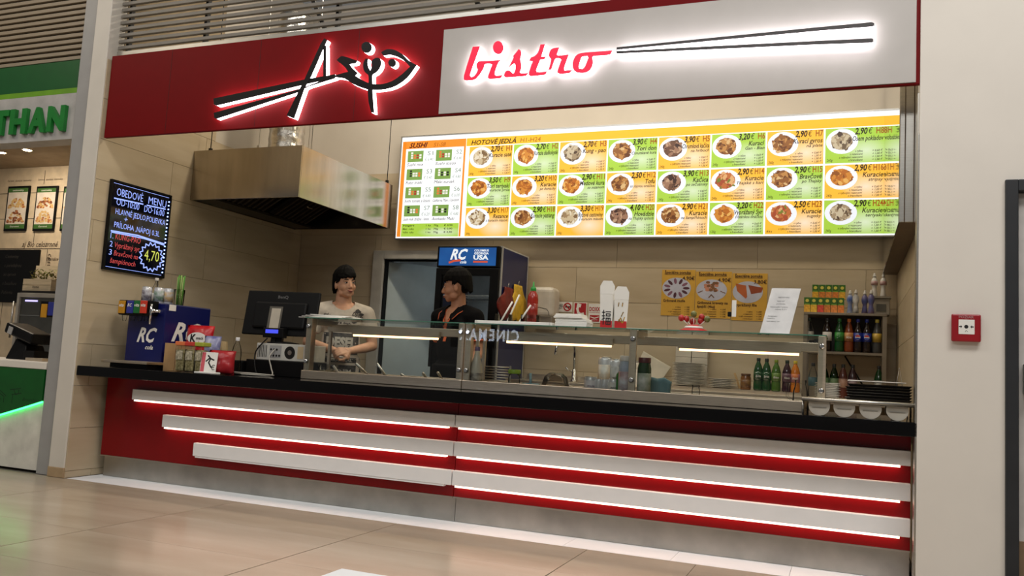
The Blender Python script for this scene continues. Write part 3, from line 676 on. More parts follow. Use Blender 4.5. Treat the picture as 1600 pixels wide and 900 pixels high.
m_ = MB(); put(m_,'COLUMBUS',hp,hw*.62,hh*.78,.026,.002,bold=.03,width=.135); put(m_,'GEORGIA',hp,hw*.62,hh*.62,.026,.002,bold=.03,width=.135); put(m_,'USA',hp,hw*.61,hh*.34,.052,.002,bold=.04,width=.14); m_.build('header_lettering', G_lw, hs)
m_ = MB(); rect(m_, hp, hw*.61, hw*.86, hh*.16, hh*.26, .002); m_.build('header_bar', G_lr, hs)
dr = MB()
z0, z1 = .33, zh-.012
dr.box(FX0,FX0+.055,FY0-.004,FY0+.05,z0,z1).box(FX1-.085,FX1-.008,FY0-.004,FY0+.05,z0,z1).box(FX0+.055,FX1-.085,FY0-.004,FY0+.05,z1-.06,z1).box(FX0+.055,FX1-.085,FY0-.004,FY0+.05,z0,z0+.08)
dro = dr.build('door', M_black, fg, bev=.004)
MB().box(FX0+.055,FX1-.085,FY0+.012,FY0+.018,z0+.08,z1-.06).build('door_glass', M_glass, dro)
MB().box(FX0-.01,FX0+.012,FY0-.03,FY0-.004,.95,1.35).build('door_handle', M_black, dro, bev=.004)
MB().box(FX0+.021,FX1-.021,FY1-.03,FY1-.022,.33,1.9).build('liner', mat('liner_grey', (170,174,176), .5), fg)
MB().box(FX0+.026,FX0+.040,FY0+.055,FY0+.065,.5,1.72).box(FX1-.06,FX1-.05,FY0+.055,FY0+.065,.5,1.72).build('interior_lamp', glow('fridge_lamp', (226,240,244), 4.), fg)
for k, zz in enumerate((.55,.80,1.05,1.32,1.58)):
    s_ = MB()
    for j in range(12): xx = FX0+.03+j*.048; s_.cyl((xx,FY0+.06,zz),(xx,FY1-.04,zz),.003,n=5)
    for yy in (FY0+.06,FY0+.3,FY1-.05): s_.cyl((FX0+.022,yy,zz-.004),(FX1-.022,yy,zz-.004),.004,n=5)
    sh = s_.build('wire_shelf', M_edge, fg); sh['kind'] = 'stuff'

# generic bottle: body, cap, label
def bottle(loc, h, r, body, cap, labelm, label, cat='bottle', group=None, style='pet', name='bottle', txt=None, txtm=None, rz=None):
    t = root(name, loc, label, cat, group); L = Vector(loc)
    pr = {'pet': [(.75,0),(.96,.02),(1,.06),(1,.22),(.93,.30),(.97,.42),(1,.52),(.96,.62),(.72,.76),(.42,.86),(.34,.90),(.34,.93)],
          'glass': [(.9,0),(1,.02),(1,.52),(.86,.62),(.5,.74),(.36,.82),(.36,.94)],
          'jar': [(.9,0),(1,.03),(1,.74),(.84,.86),(.84,.90)],
          'can': [(.86,0),(1,.04),(1,.92),(.88,1.0)],
          'squeeze': [(.92,0),(1,.03),(1,.60),(.9,.70),(.55,.77),(.5,.79)],
          'milk': [(.9,0),(1,.03),(.98,.40),(.9,.52),(.62,.70),(.42,.82),(.38,.93)],
          'figure': [(.8,0),(.95,.05),(.7,.3),(.62,.4),(.95,.52),(1,.62),(.8,.74),(.45,.80),(.42,.84)]}[style]
    MB().lathe([(a*r, b*h) for a, b in pr], L, 18).build('body', body, t)
    if cap:
        if style == 'squeeze': MB().lathe([(r*.52,h*.78),(r*.52,h*.86),(r*.2,h*.9),(r*.12,h)],L,14).build('cap', cap, t)
        elif style == 'can': MB().lathe([(r*.9,h*.985),(r*.9,h*1.005),(r*.86,h*1.01)],L,18).build('lid', cap, t)
        elif style == 'jar': MB().lathe([(r*.9,h*.87),(r*.92,h*.88),(r*.92,h*.99),(r*.86,h)],L,18).build('lid', cap, t)
        elif style == 'figure': MB().lathe([(r*.5,h*.82),(r*.52,h*.86),(r*.5,h*.9),(r*.3,h*.94),(r*.34,h*.97),(r*.2,h)],L,14).build('cap', cap, t)
        else: MB().lathe([(r*.40,h*.90),(r*.42,h*.91),(r*.42,h*.99),(r*.38,h)],L,14).build('cap', cap, t)
    if labelm:
        lo, hi = {'pet': (.32,.58),'glass': (.14,.44),'jar': (.15,.62),'can': (.2,.8),'squeeze': (.16,.5),'milk': (.12,.36),'figure': (.5,.66)}[style]
        lb = MB().lathe([(r*1.012,h*lo),(r*1.015,h*(lo+hi)/2),(r*1.012,h*hi)],L,18).build('label_band', labelm, t)
        if txt:
            an = math.atan2(CAM.y-L.y, CAM.x-L.x); n_ = Vector((cos(an),sin(an),0)); u_ = Vector((-sin(an),cos(an),0))
            tv, tf = text(txt, h*.1, bold=.02, align='C', width=r*1.2, shear=.2); mb = MB()
            rr = r*1.03; mb.add([(L.x+rr*cos(an+x_/rr), L.y+rr*sin(an+x_/rr), L.z+h*((lo+hi)/2-.04)+y_) for x_, y_ in tv], tf); mb.build('lettering', txtm or M_paper, lb)
    return t

# ------------------------------------------------------------------ cola dispenser at the left end
DZ = .820
dx0, dx1 = P(198,520,Y=.02).x, P(256,515,Y=.02).x
dy1 = P(330,483,X=dx1).y
ds = root('cola_dispenser', ((dx0+dx1)/2,.25,DZ), 'navy blue cola dispenser tower with four flavour taps', 'dispenser')
M_rc = mat('cola_navy', (11,19,84), .3, var=.03)
dzt = P(256,474,Y=.02).z
MB().box(dx0,dx1,.02,dy1,DZ,dzt).build('cabinet', M_rc, ds, bev=.008)
fpl = plane((dx0,.0185,DZ),(1,0,0),(0,0,1),(0,-1,0)); spl = plane((dx1+.0015,.02,DZ),(0,1,0),(0,0,1),(1,0,0))
m_ = MB(); put(m_,'RC',fpl,(dx1-dx0)*.30,.20,.15,.001,bold=.03,shear=.4,width=.19); put(m_,'cola',fpl,(dx1-dx0)*.55,.145,.045,.001,bold=.02,shear=.3,width=.075); m_.build('logo_lettering', M_paper, ds)
m_ = MB(); put(m_,'RC',spl,(dy1)*.16,.22,.20,.001,bold=.03,shear=.4,width=dy1*.62); put(m_,'cola',spl,dy1*.42,.145,.05,.001,bold=.02,shear=.3,width=.12); m_.build('logo_lettering', M_paper, ds)
tap = [((196,140,30),(190,479),'orange'),((44,52,140),(203,479),'blue'),((28,104,52),(214,479),'green'),((206,60,40),(224,479),'red')]
MB().box(P(184,476,Y=-.07).x,P(234,476,Y=-.07).x,-.06,.02,dzt-.10,dzt+.012).build('tap_head', M_black, ds, bev=.006)
for c_, (px,py), n_ in tap:
    p = P(px,py,Y=-.068); b = MB().box(p.x-.032,p.x+.032,-.07,-.06,p.z-.05,p.z+.045).build('flavour_badge', mat('badge_'+n_, c_, .35), ds, bev=.004)
    m_ = MB(); bp_ = plane((p.x,-.0715,p.z),(1,0,0),(0,0,1),(0,-1,0)); put(m_,'RC' if n_ == 'blue' else 'vita',bp_,0,.0,.035,.0,bold=.02,shear=.3,align='C',width=.045); m_.build('badge_lettering', M_paper, b)
    MB().lathe([(.012,-.105),(.016,-.09),(.02,-.06),(.02,-.045)],(p.x,-.03,p.z),12).box(p.x-.008,p.x+.008,-.06,-.03,p.z-.10,p.z-.045).build('nozzle', M_clear, ds)
p = P(241,486,Y=-.02); MB().cyl((p.x-.045,-.02,p.z),(p.x+.05,-.02,p.z),.011).cyl((p.x,-.06,p.z),(p.x,.02,p.z),.016).cyl((p.x+.0,-.05,p.z+.05),(p.x,-.05,p.z-.10),.009).build('chrome_tap', M_chrome, ds)
p0, p1 = P(172,556,Y=-.10), P(245,556,Y=-.10)
MB().box(p0.x+.04,p1.x,-.19,.015,DZ+.035,DZ+.055).lathe([(.10,DZ+.035),(.10,DZ+.055)],(p0.x+.05,-.088,0),24).build('drip_tray', M_steel, ds, bev=.003)
MB().box(p0.x+.06,p1.x-.03,-.15,.012,DZ,DZ+.034).build('tray_foot', M_black, ds)
m_ = MB(); rect(m_, spl, dy1*.06, dy1*.20, dzt-DZ-.05, dzt-DZ-.005, .001); m_.build('sticker', M_paper, ds)
M_can = mat('can_white', (222,222,224), .3, .3)
for i, (px, nm, c_) in enumerate(((228,'dark berry picture, leftmost on the dispenser',(58,28,44)),(247,'green lime picture, middle of the dispenser cans',(48,110,52)),(262,'yellow mango picture, rightmost on the dispenser',(206,160,40)))):
    p = P(px,473,Y=.16+.06*i)
    t = bottle((p.x,p.y,dzt), .135, .037, M_can, M_alu, mat('can_fruit_'+'abc'[i], c_, .4, rgb2=(200,200,206), scale=30), 'white drinks can with '+nm, 'can', 'drinks cans on the cola dispenser', 'can', 'drinks_can')
p = P(242,470,Y=.30); bottle((p.x,p.y,dzt), .22, .034, M_clear, M_white, M_paper, 'clear glass bottle standing behind the drinks cans', style='glass', name='glass_bottle')
p = P(279,474,Y=.30); p.x = min(p.x, dx1-.05)
t = root('straw_glass', (p.x,p.y,dzt), 'tall glass of green drinking straws on the dispenser', 'straws'); MB().lathe([(.034,0),(.036,.005),(.042,.13)],(p.x,p.y,dzt),16).build('glass', M_clear, t)
random.seed(2)
for k in range(22):
    a = random.uniform(0,2*pi); r_ = random.uniform(.004,.028); mm = mat('straw_green', (84,150,50), .4) if k % 3 else mat('straw_pale', (168,190,110), .4)
    MB().cyl((p.x+r_*cos(a),p.y+r_*sin(a),dzt+.004),(p.x+r_*1.3*cos(a),p.y+r_*1.3*sin(a),dzt+.235+random.uniform(-.01,.015)),.0032,n=6).build('straw', mm, t)

# snacks beside the dispenser
def bag(name, label, c, w, h, d, m, cat='snack bag', tilt=0., rz=.45, deco=None):
    t = root(name, c, label, cat, None, 0); vs = []; fs = []; nx, nz = 10, 12
    Mr = Matrix.Rotation(rz,3,'Z') @ Matrix.Rotation(tilt,3,'X'); c = Vector(c); random.seed(len(label))
    for sgn in (-1,1):
        for j in range(nz+1):
            for i in range(nx+1):
                u, v = i/nx*2-1, j/nz*2-1; th = max(0,(1-u**4)*(1-v**4))*d/2*(1+.25*random.uniform(-1,1)); px_ = u*w/2*(1-.06*(1-v*v)); vs.append(c+Mr @ Vector((px_, sgn*th, (v+1)*h/2)))
    k = (nx+1)*(nz+1)
    for s_ in (0,1):
        for j in range(nz):
            for i in range(nx):
                a = s_*k+j*(nx+1)+i; fs.append((a,a+1,a+nx+2,a+nx+1) if s_ == 0 else (a,a+nx+1,a+nx+2,a+1))
    mb = MB(); mb.add(vs, fs, 0, True); mb.build('bag_film', m, t)
    if deco:
        pl_ = lambda a_, b_, o_=0.: c+Mr @ Vector((a_, -d*.56-o_, b_)); deco(t, pl_)
    return t
M_bagred = mat('red_film', (190,20,30), .3, var=.15, scale=14); M_bagblue = mat('blue_film', (40,50,140), .3, rgb2=(200,200,214), scale=10)
def kdeco(t, pl_):
    m_ = MB(); disc(m_, pl_, 0, .245, .075, .045); m_.build('white_oval', M_paper, t)
    m_ = MB(); put(m_,'K',pl_,-.05,.217,.08,.002,bold=.04,width=.045); put(m_,'snack',pl_,.025,.237,.03,.002,bold=.02,align='C',width=.06); m_.build('lettering', M_ink, t)
def at(px, Y, z=DZ): q = P(px,560,Y=Y); return (q.x, Y, z)
b0 = P(262,560,Y=.0)
bx = root('cardboard_box', (b0.x+.1,.02,DZ), 'open tan cardboard display box beside the cola dispenser', 'box'); M_card = mat('cardboard', (176,140,96), .7, bump=.05)
X0 = P(256,560,Y=-.03).x; X1 = X0+.13
for q in ((X0,X1,-.03,-.024,.20),(X0,X1,.13,.136,.20),(X0,X0+.006,-.024,.13,.20),(X1-.006,X1,-.024,.13,.16)): MB().box(q[0],q[1],q[2],q[3],DZ,DZ+q[4]).build('box_wall', M_card, bx)
MB().box(X0+.006,X1-.006,-.024,.13,DZ,DZ+.004).build('box_floor', M_card, bx)
M_nuts = mat('nut_mix', (120,110,60), .5, rgb2=(214,200,150), scale=60, var=.3)
for i, (px, Y, c_, w_) in enumerate(((286,-.075,'orange',.085),(301,-.085,'red',.085),(315.5,-.09,'green',.07))):
    q = at(px,Y); t = root('snack_tub', q, 'clear snack tub with %s lid in front of the chip bag' % c_, 'snack tub', 'snack tubs on the counter')
    MB().box(q[0]-w_/2,q[0]+w_/2,Y-.04,Y+.04,DZ,DZ+.185).build('tub', M_clear, t, bev=.008)
    MB().box(q[0]-w_/2+.006,q[0]+w_/2-.006,Y-.034,Y+.034,DZ+.006,DZ+.16).build('snack_mix', M_nuts, t, bev=.01)
    MB().box(q[0]-w_/2-.003,q[0]+w_/2+.003,Y-.043,Y+.043,DZ+.186,DZ+.215).build('lid', mat('lid_'+c_, {'orange':(220,120,70),'red':(196,60,50),'green':(160,170,60)}[c_], .4), t, bev=.005)
    m_ = MB(); lp = plane((q[0],Y-.0415,DZ),(1,0,0),(0,0,1),(0,-1,0)); rect(m_, lp, -w_*.36, w_*.36, .085, .15); m_.build('tub_label', mat('tub_label', (70,64,44), .5, rgb2=(214,206,180), scale=45), t)
bag('chips_bag', 'large red crisp bag with white K oval above the snack tubs', at(306,.20,DZ), .22, .35, .08, M_bagred, tilt=-.12, rz=.25, deco=kdeco)
bag('snack_bag', 'small blue snack bag leaning beside the red crisp bag', at(329,.06,DZ), .12, .27, .05, M_bagblue, tilt=-.12, rz=.5)
bag('snack_bag', 'red and blue snack bag lying at the end of the snack row', at(347,-.04,DZ), .18, .17, .08, mat('redblue_film', (150,22,34), .35, rgb2=(190,40,44), scale=9), tilt=-.2, rz=.6)
q = at(327,-.11); t = root('price_card', q, 'white and red price card standing before the snack bags', 'card')
MB().obox((q[0],-.11,DZ+.075),(.115,.006,.15),Matrix.Rotation(.3,3,'Z') @ Matrix.Rotation(-.15,3,'X')).build('card', M_paper, t)
m_ = MB(); Mr = Matrix.Rotation(.3,3,'Z') @ Matrix.Rotation(-.15,3,'X'); lp = lambda a,b,o=0.: Vector((q[0],-.11,DZ+.075))+Mr @ Vector((a,-.0035-o,b))
rect(m_, lp, -.055,-.028,-.073,.073); m_.build('card_stripe', mat('rose_print', (206,90,100), .5), t)
m_ = MB()
for a in ([(-.01,.05),(.01,.03),(.0,.0),(.02,-.03)],[(.0,.03),(-.02,.01)],[(.01,.03),(.035,.02)]): stroke(m_, lp, a, .01)
put(m_,'€',lp,.02,-.05,.05,.001); m_.build('card_print', M_ink, t)
q = at(344,.20); t = root('paper_bag_roll', q, 'crumpled brown paper roll behind the snack bags', 'paper'); MB().lathe([(.035,0),(.045,.02),(.04,.1),(.05,.17),(.042,.235),(.03,.235),(.03,.20)],q,9,smooth=False).build('roll', mat('kraft_paper', (186,160,116), .7), t)
q = at(369,.22); bottle(q, .27, .036, M_clear, mat('cap_white', (226,226,226), .4), None, 'clear water bottle between the snacks and the monitor', style='pet', name='water_bottle')
q = at(322,-.16); tag(MB().box(q[0]-.06,q[0]+.11,-.20,-.13,DZ,DZ+.012).build('card_tray', M_paper, origin=(q[0],-.16,DZ), bev=.003), 'flat white tray lying in front of the price card', 'tray')

# ------------------------------------------------------------------ till: drawer, computer, monitor
cx = P(430,560,Y=.36).x
t = root('till_drawer_unit', (cx,.5,DZ), 'low black cash drawer under the small computer', 'cash drawer')
dr0, dr1 = P(384,570,Y=.33).x, P(474,570,Y=.33).x
MB().box(dr0,dr1,.33,.66,DZ,DZ+.115).build('body', M_black, t, bev=.004); MB().box(dr0+.01,dr1-.01,.655,.668,DZ+.01,DZ+.105).build('drawer_front', M_dark, t)
pz = DZ+.116
c0, c1 = P(401,545,Y=.36).x, P(476,548,Y=.36).x
t = root('desktop_computer', ((c0+c1)/2,.5,pz), 'slim white desktop computer lying on the cash drawer', 'computer')
M_pcw = mat('pc_grey_white', (196,194,186), .45)
MB().box(c0,c1,.36,.63,pz,pz+.125).build('case', M_pcw, t, bev=.004)
pp = plane((c0,.3585,pz),(1,0,0),(0,0,1),(0,-1,0)); cwid = c1-c0
for k in range(6): m_ = MB(); rect(m_, pp, cwid*(.03+.035*k), cwid*(.045+.035*k), .02, .11, .0005); m_.build('expansion_slot', M_dark if k % 2 else M_alu, t)
m_ = MB(); disc(m_, pp, cwid*.70, .062, .047, .047, .0005); fan = m_.build('fan_grille', M_dark, t); m_ = MB(); disc(m_, pp, cwid*.70, .062, .018, .018, .001); m_.build('fan_hub', M_alu, fan)
m_ = MB(); rect(m_, pp, cwid*.28, cwid*.52, .02, .11, .0005); m_.build('port_plate', M_grey, t)
for k in range(7): m_ = MB(); disc(m_, pp, cwid*(.31+.06*(k % 4)), .035+.045*(k//4), .009, .009, .001, n=10); m_.build('port', M_dark, t)
m_ = MB(); rect(m_, pp, cwid*.86, cwid*.98, .02, .11, .0005); m_.build('power_unit', mat('beige_plate', (196,176,140), .5), t)
mt = root('till_monitor', (P(437,520,Y=.5).x,.5,pz+.126), 'black till monitor seen from behind with a paper slip', 'monitor')
mc = P(440,490,Y=.45); Mr = Matrix.Rotation(radians(9),3,'Z') @ Matrix.Rotation(radians(-10),3,'X')
mw, mh = .60, .345
MB().obox(mc,(mw,.025,mh),Mr).build('panel', M_black, mt, bev=.008)
MB().obox(mc+Mr @ Vector((0,-.02,-.02)),(mw*.72,.03,mh*.6),Mr).build('rear_shell', M_black, mt, bev=.02)
mp_ = lambda a,b,o=0.: mc+Mr @ Vector((a,-.0135-o,b))
m_ = MB(); put(m_,'BenQ',mp_,0,.115,.032,.001,bold=.02,align='C',width=.085); m_.build('lettering', mat('logo_grey', (92,92,92), .4), mt)
mp2 = lambda a,b,o=0.: mc+Mr @ Vector((a,-.0365-o,b))
m_ = MB(); rect(m_, mp2, -.085,.025,-.13,.045,.0); ph = m_.build('slip_holder', mat('clear_film_grey', (96,92,84), .25), mt); m_ = MB(); rect(m_, mp2, -.065,.01,-.125,.03,.001); m_.build('paper_slip', mat('receipt', (186,178,162), .7), ph)
MB().obox(mc+Mr @ Vector((0,.0,-mh/2-.03)),(.09,.03,.10),Mr).lathe([(.12,pz+.126),(.12,pz+.136),(.05,pz+.145)],(mc.x,.5,0),20).build('stand', M_black, mt)
cdp = P(424,518,Y=.36)
MB().box(cdp.x-.085,cdp.x+.10,.37,.42,cdp.z-.045,cdp.z+.028).box(cdp.x-.02,cdp.x+.02,.385,.41,pz+.126,cdp.z-.045).build('customer_display', M_black, mt, bev=.004)
MB().box(cdp.x-.06,cdp.x+.055,.3675,.369,cdp.z-.012,cdp.z+.016).build('display_screen', glow('vfd_blue', (70,80,225), 1.1), mt)
M_wire = mat('white_wire', (170,166,156), .5)
def wire(label, pts, m, r=.005):
    # smooth a coarse path
    pts = [Vector(p) for p in pts]; out = []
    for i in range(len(pts)-1):
        p0, p1, p2, p3 = pts[max(i-1,0)], pts[i], pts[i+1], pts[min(i+2,len(pts)-1)]
        for k in range(6):
            t_ = k/6; out.append(.5*((2*p1)+(p2-p0)*t_+(2*p0-5*p1+4*p2-p3)*t_*t_+(3*p1-p0-3*p2+p3)*t_**3))
    out.append(pts[-1]); tag(MB().tube(out, r, 6).build('cable', m, origin=pts[0]), label, 'cable')
z_ = DZ+.006
wire('black cable hanging from the till display to the worktop', [(cdp.x-.03,.36,cdp.z-.05),(cdp.x-.10,.33,1.0),(cdp.x-.08,.30,.90),(cdp.x+.0,.24,z_),(cdp.x+.12,.16,z_),(cdp.x-.05,.06,z_),(cdp.x-.16,.10,z_)], M_black)
wire('white cable dropping from the computer sockets to the worktop', [(c0+.17,.355,pz+.08),(c0+.16,.31,pz+.02),(c0+.20,.29,DZ+.06),(c0+.26,.22,z_+.001),(c0+.20,.10,z_+.001),(c0+.02,.06,z_+.001)], M_wire)
wire('pale cable looped on the black worktop before the cash drawer', [(c0-.16,.02,z_+.002),(c0-.05,.12,z_+.012),(c0+.1,.03,z_+.012),(c0+.28,.0,z_+.012),(c0+.36,.12,z_+.004)], M_wire)
q = at(372,.22)
tag(MB().box(P(352,560,Y=.3).x,dr0-.01,.30,.52,DZ,DZ+.10).build('card_terminal_box', M_black, origin=(dr0-.1,.4,DZ), bev=.01), 'black box beside the cash drawer behind the snack bags', 'box')

# ------------------------------------------------------------------ serving troughs and sneeze guards
TX = [P(470,583,Y=.2).x, 2.857, 3.99, 4.985]
TZ0, TZ1 = .820, .880
M_well = mat('well_steel', (206,196,178), .22, 1., var=.03)
def trough(label, x0, x1, wells):
    t = root('serving_trough', ((x0+x1)/2,.4,TZ0), label, 'serving trough', 'steel serving troughs on the worktop')
    b = MB(); y0, y1 = .20, .62
    MB().box(x0,x1,y0,y0+.022,TZ0,TZ1).build('front_rim', M_steel, t, bev=.003); MB().box(x0,x1,y1-.022,y1,TZ0,TZ1).build('back_rim', M_steel, t, bev=.003)
    MB().box(x0,x0+.022,y0+.022,y1-.022,TZ0,TZ1).build('end_rim', M_steel, t); MB().box(x1-.022,x1,y0+.022,y1-.022,TZ0,TZ1).build('end_rim', M_steel, t)
    MB().box(x0+.022,x1-.022,y0+.022,y1-.022,TZ0,TZ0+.008).build('base', M_well, t)
    for k in range(wells):
        a0 = x0+.03+k*(x1-x0-.06)/wells; a1 = x0+.03+(k+1)*(x1-x0-.06)/wells-.012
        m_ = MB(); zt = TZ1-.006
        m_.box(a0,a1,y0+.03,y0+.036,TZ0+.01,zt).box(a0,a1,y1-.036,y1-.03,TZ0+.01,zt).box(a0,a0+.006,y0+.036,y1-.036,TZ0+.01,zt).box(a1-.006,a1,y0+.036,y1-.036,TZ0+.01,zt).box(a0,a1,y0+.03,y1-.03,TZ0+.009,TZ0+.014)
        m_.build('food_pan', M_well, t)
trough('left steel serving trough with ladles, in front of the young man', TX[0], TX[1]-.002, 5)
trough('right steel serving trough, longest, with bottles and cans in it', TX[1]+.002, TX[3], 4)
GZ = 1.258
G_tube = glow('warm_heat_lamp', (255,196,138), 4.2)
def guard(label, posts, lamps, gx):
    x0, x1 = gx
    t = root('sneeze_guard', ((x0+x1)/2,.35,TZ1), label, 'sneeze guard', 'glass sneeze guards')
    for i in range(len(posts)-1):
        a0, a1 = posts[i], posts[i+1]
        pn = MB().box(a0-.012,a1+.006 if i == len(posts)-2 else a1-.016,.198,.204,TZ1+.002,GZ-.008).build('front_pane', M_glass, t)
        MB().box(a0-.012,a1-.016,.1975,.2045,GZ-.0085,GZ-.007).build('pane_edge', M_glassedge, pn)
    tp = MB().box(x0,x1,.195,.56,GZ-.006,GZ).build('top_pane', M_glass, t)
    MB().box(x0,x1,.1925,.195,GZ-.006,GZ).build('pane_edge', M_glassedge, tp)
    MB().box(x0,x1,.56,.5625,GZ-.006,GZ).build('pane_edge', M_glassedge, tp)
    for i, a in enumerate(posts):
        ps = MB().box(a-.022,a+.022,.206,.222,TZ0+.001 if a > TX[3] else TZ1,GZ-.007).box(a-.004,a+.004,.222,.29,TZ1,GZ-.007).box(a-.012,a+.012,.29,.55,GZ-.05,GZ-.007).build('post', M_steel, t, bev=.002)
        for zz in (.945,1.195): MB().lathe([(.016,0),(.016,.006),(.011,.011)],(a,.198,zz),16,axis=(0,-1,0)).build('bolt', M_chrome, ps)
    MB().box(x0+.01,x1-.01,.47,.50,1.17,1.225).build('rail', M_steel, t, bev=.003)
    for a in (posts[0],posts[-1]): MB().box(a-.01,a+.01,.475,.495,TZ1,1.17).build('rear_post', M_steel, t)
    for a0, a1 in lamps:
        l = MB().box(a0,a1,.44,.469,1.158,1.20).build('lamp_housing', M_steel, t); MB().cyl((a0+.01,.452,1.152),(a1-.01,.452,1.152),.0085,n=10).build('heat_tube', G_tube, l)
    return t
guard('left glass sneeze guard with one warm lamp over the ladles', [1.632,2.832], [(1.84,2.55)], (1.602,2.853))
guard('right glass sneeze guard with two warm lamps and three posts', [2.884,3.99,5.075], [(3.05,3.80),(4.22,4.95)], (2.861,5.098))

# ladles and tongs standing in the left trough
for i, (px0,py0,px1,py1) in enumerate(((521,572,529,583),(556,568,571,582),(589,568,603,588),(627,585,635,591),(661,583,667,593),(684,582,690,592))):
    a, b = P(px0,py0,Y=.30), P(px1,py1,Y=.36); d = (b-a).normalized(); k_ = (TZ0+.03-b.z)/d.z if d.z < -.1 else .03
    e_ = b+d*min(abs(k_),.10)
    e_.z = max(e_.z, TZ0+.03)
    t = root('ladle', e_, 'metal ladle handle leaning in the left trough, %s from the till' % ('first','second','third','fourth','fifth','sixth')[i], 'ladle', 'ladles in the left trough')
    MB().tube([a,b,e_],[.009,.009,.006],8).build('handle', M_alu if i != 0 else mat('white_handle', (206,200,190), .4), t)
    MB().ell(e_+Vector((0,.01,-.0)),(.032,.032,.014)).build('bowl', M_steel, t)
q = P(512,580,Y=.42)
t = root('sauce_tub', (q.x,.42,TZ0+.014), 'clear plastic tub at the till end of the left trough', 'tub'); MB().lathe([(.06,0),(.075,.09),(.08,.095)],(q.x,.42,TZ0+.014),20).build('tub', M_clear, t); MB().lathe([(.055,.004),(.068,.05)],(q.x,.42,TZ0+.014),20).build('sauce', mat('pale_sauce', (186,170,130), .4), t)

# things standing in the right trough
pz0 = TZ0+.0145
def tr(px, Y=.36): q = P(px,600,Y=Y); return (q.x, Y, pz0)
bottle(tr(743,.28), .27, .042, mat('milk_drink', (214,208,192), .3), mat('cap_violet', (120,100,140), .4), mat('milk_label', (206,200,186), .4, rgb2=(70,58,60), scale=26), 'cream milk bottle beside the centre post of the guard', style='milk', name='milk_bottle')
q = tr(803,.30); t = root('glass_mug', q, 'glass mug with lime green lid in the right trough', 'mug')
MB().lathe([(.034,0),(.038,.01),(.04,.08),(.034,.105)],q,18).build('mug', M_clear, t); MB().lathe([(.04,.105),(.042,.108),(.042,.13),(.038,.133)],q,18).build('lid', mat('lime_lid', (150,190,40), .4), t)
MB().tube([(q[0]+.036,q[1],q[2]+.085),(q[0]+.062,q[1],q[2]+.078),(q[0]+.064,q[1],q[2]+.04),(q[0]+.037,q[1],q[2]+.022)],.006,8).build('handle', M_clear, t)
MB().lathe([(.032,.005),(.034,.05)],q,16).build('spices', mat('spice', (120,92,60), .6, rgb2=(200,190,160), scale=50), t)
q0, q1 = tr(755,.50), tr(796,.50)
t = root('wire_drainer', ((q0[0]+q1[0])/2,.50,pz0), 'flat steel wire drainer rack behind the glass mug', 'rack')
for k in range(7): zz = TZ0+.05+k*.018; MB().cyl((q0[0],.50,zz),(q1[0],.50,zz),.004,n=8).build('rod', M_alu, t)
for a in (q0[0],q1[0]): MB().box(a-.005,a+.005,.495,.505,pz0,TZ0+.17).build('upright', M_alu, t)
q = tr(830,.40); t = root('table_brush', q, 'small pale blue brush lying in the right trough', 'brush'); MB().box(q[0]-.06,q[0]+.06,.38,.42,pz0+.03,pz0+.05).build('back', mat('pale_blue_plastic', (150,190,206), .4), t, bev=.006); MB().box(q[0]-.055,q[0]+.055,.385,.415,pz0,pz0+.03).build('bristles', M_paper, t); MB().cyl((q[0]-.005,.40,pz0+.05),(q[0]-.008,.40,pz0+.115),.009).build('handle', MATS['pale_blue_plastic'], t)
q = tr(868,.42); t = root('clear_lid', q, 'domed clear plastic lid under the tap in the right trough', 'lid'); MB().lathe([(.105,0),(.105,.006),(.075,.10),(.045,.125),(.001,.13)],q,24).build('dome', glassm('frosted_plastic', (.72,.68,.62), .2, 1.4), t)
for i, (px, hh, r_, Y, lb, c_) in enumerate(((944,.245,.047,.46,'tall white can with yellow mango print, left of two','mango'),(962,.235,.044,.46,'tall white can with grey print, right of two','grey'),(923,.115,.044,.30,'short white tub with purple lettering, first of the tub row','purple'),(936,.105,.03,.30,'short plain white tub, second of the tub row','plain'),(944,.105,.03,.30,'short plain white tub, third of the tub row','plain'),(957,.11,.038,.30,'short white tub with black lettering, last of the tub row','dark'))):
    q = P(px,600,Y=Y); Y_ = Y
    lm = {'mango': mat('print_mango', (226,224,216), .35, rgb2=(214,160,50), scale=8), 'grey': mat('print_grey', (216,214,208), .35, rgb2=(150,150,150), scale=20), 'purple': mat('print_purple', (222,218,222), .35), 'plain': None, 'dark': mat('print_dark', (220,218,212), .35)}[c_]
    bottle((q.x+(0 if i < 3 else .004*(i-3)),Y_,pz0), hh, r_*.93, M_can, M_alu, lm, lb, 'can', 'white cans and tubs in the right trough', 'can', 'drinks_can', txt={'purple':'APOLSIN','dark':'BEZ','grey':'mleko'}.get(c_), txtm=mat('purple_ink', (96,60,110), .5) if c_ == 'purple' else M_ink)
M_grn = glassm('green_bottle', (.10,.34,.12), .05, 1.4)
M_greenb = mat('bottle_green', (22,84,30), .15)
bottle(tr(969,.29), .20, .028, mat('lime_green', (44,120,40), .25), M_paper, None, 'slim green bottle squeezed behind the aloe bottle', style='squeeze', name='green_bottle')
bottle(tr(976,.24), .255, .040, mat('aloe_blue', (176,186,200), .25), M_white, mat('aloe_label', (216,220,222), .4, rgb2=(150,60,50), scale=14), 'pale blue aloe drink bottle left of the middle post', style='jar', name='aloe_bottle')
bottle(tr(1006,.26), .25, .042, mat('bottle_dark_green', (30,66,28), .2), mat('cap_maroon', (90,30,30), .4), mat('aloe_label_b', (216,214,206), .4, rgb2=(60,110,50), scale=12), 'dark green aloe drink bottle right of the middle post', style='jar', name='aloe_bottle')
q = tr(1026,.40); t = root('blue_cloth', q, 'folded pale blue cloth beside the green aloe bottle', 'cloth')
m_ = MB(); random.seed(9); vs = []; fs = []
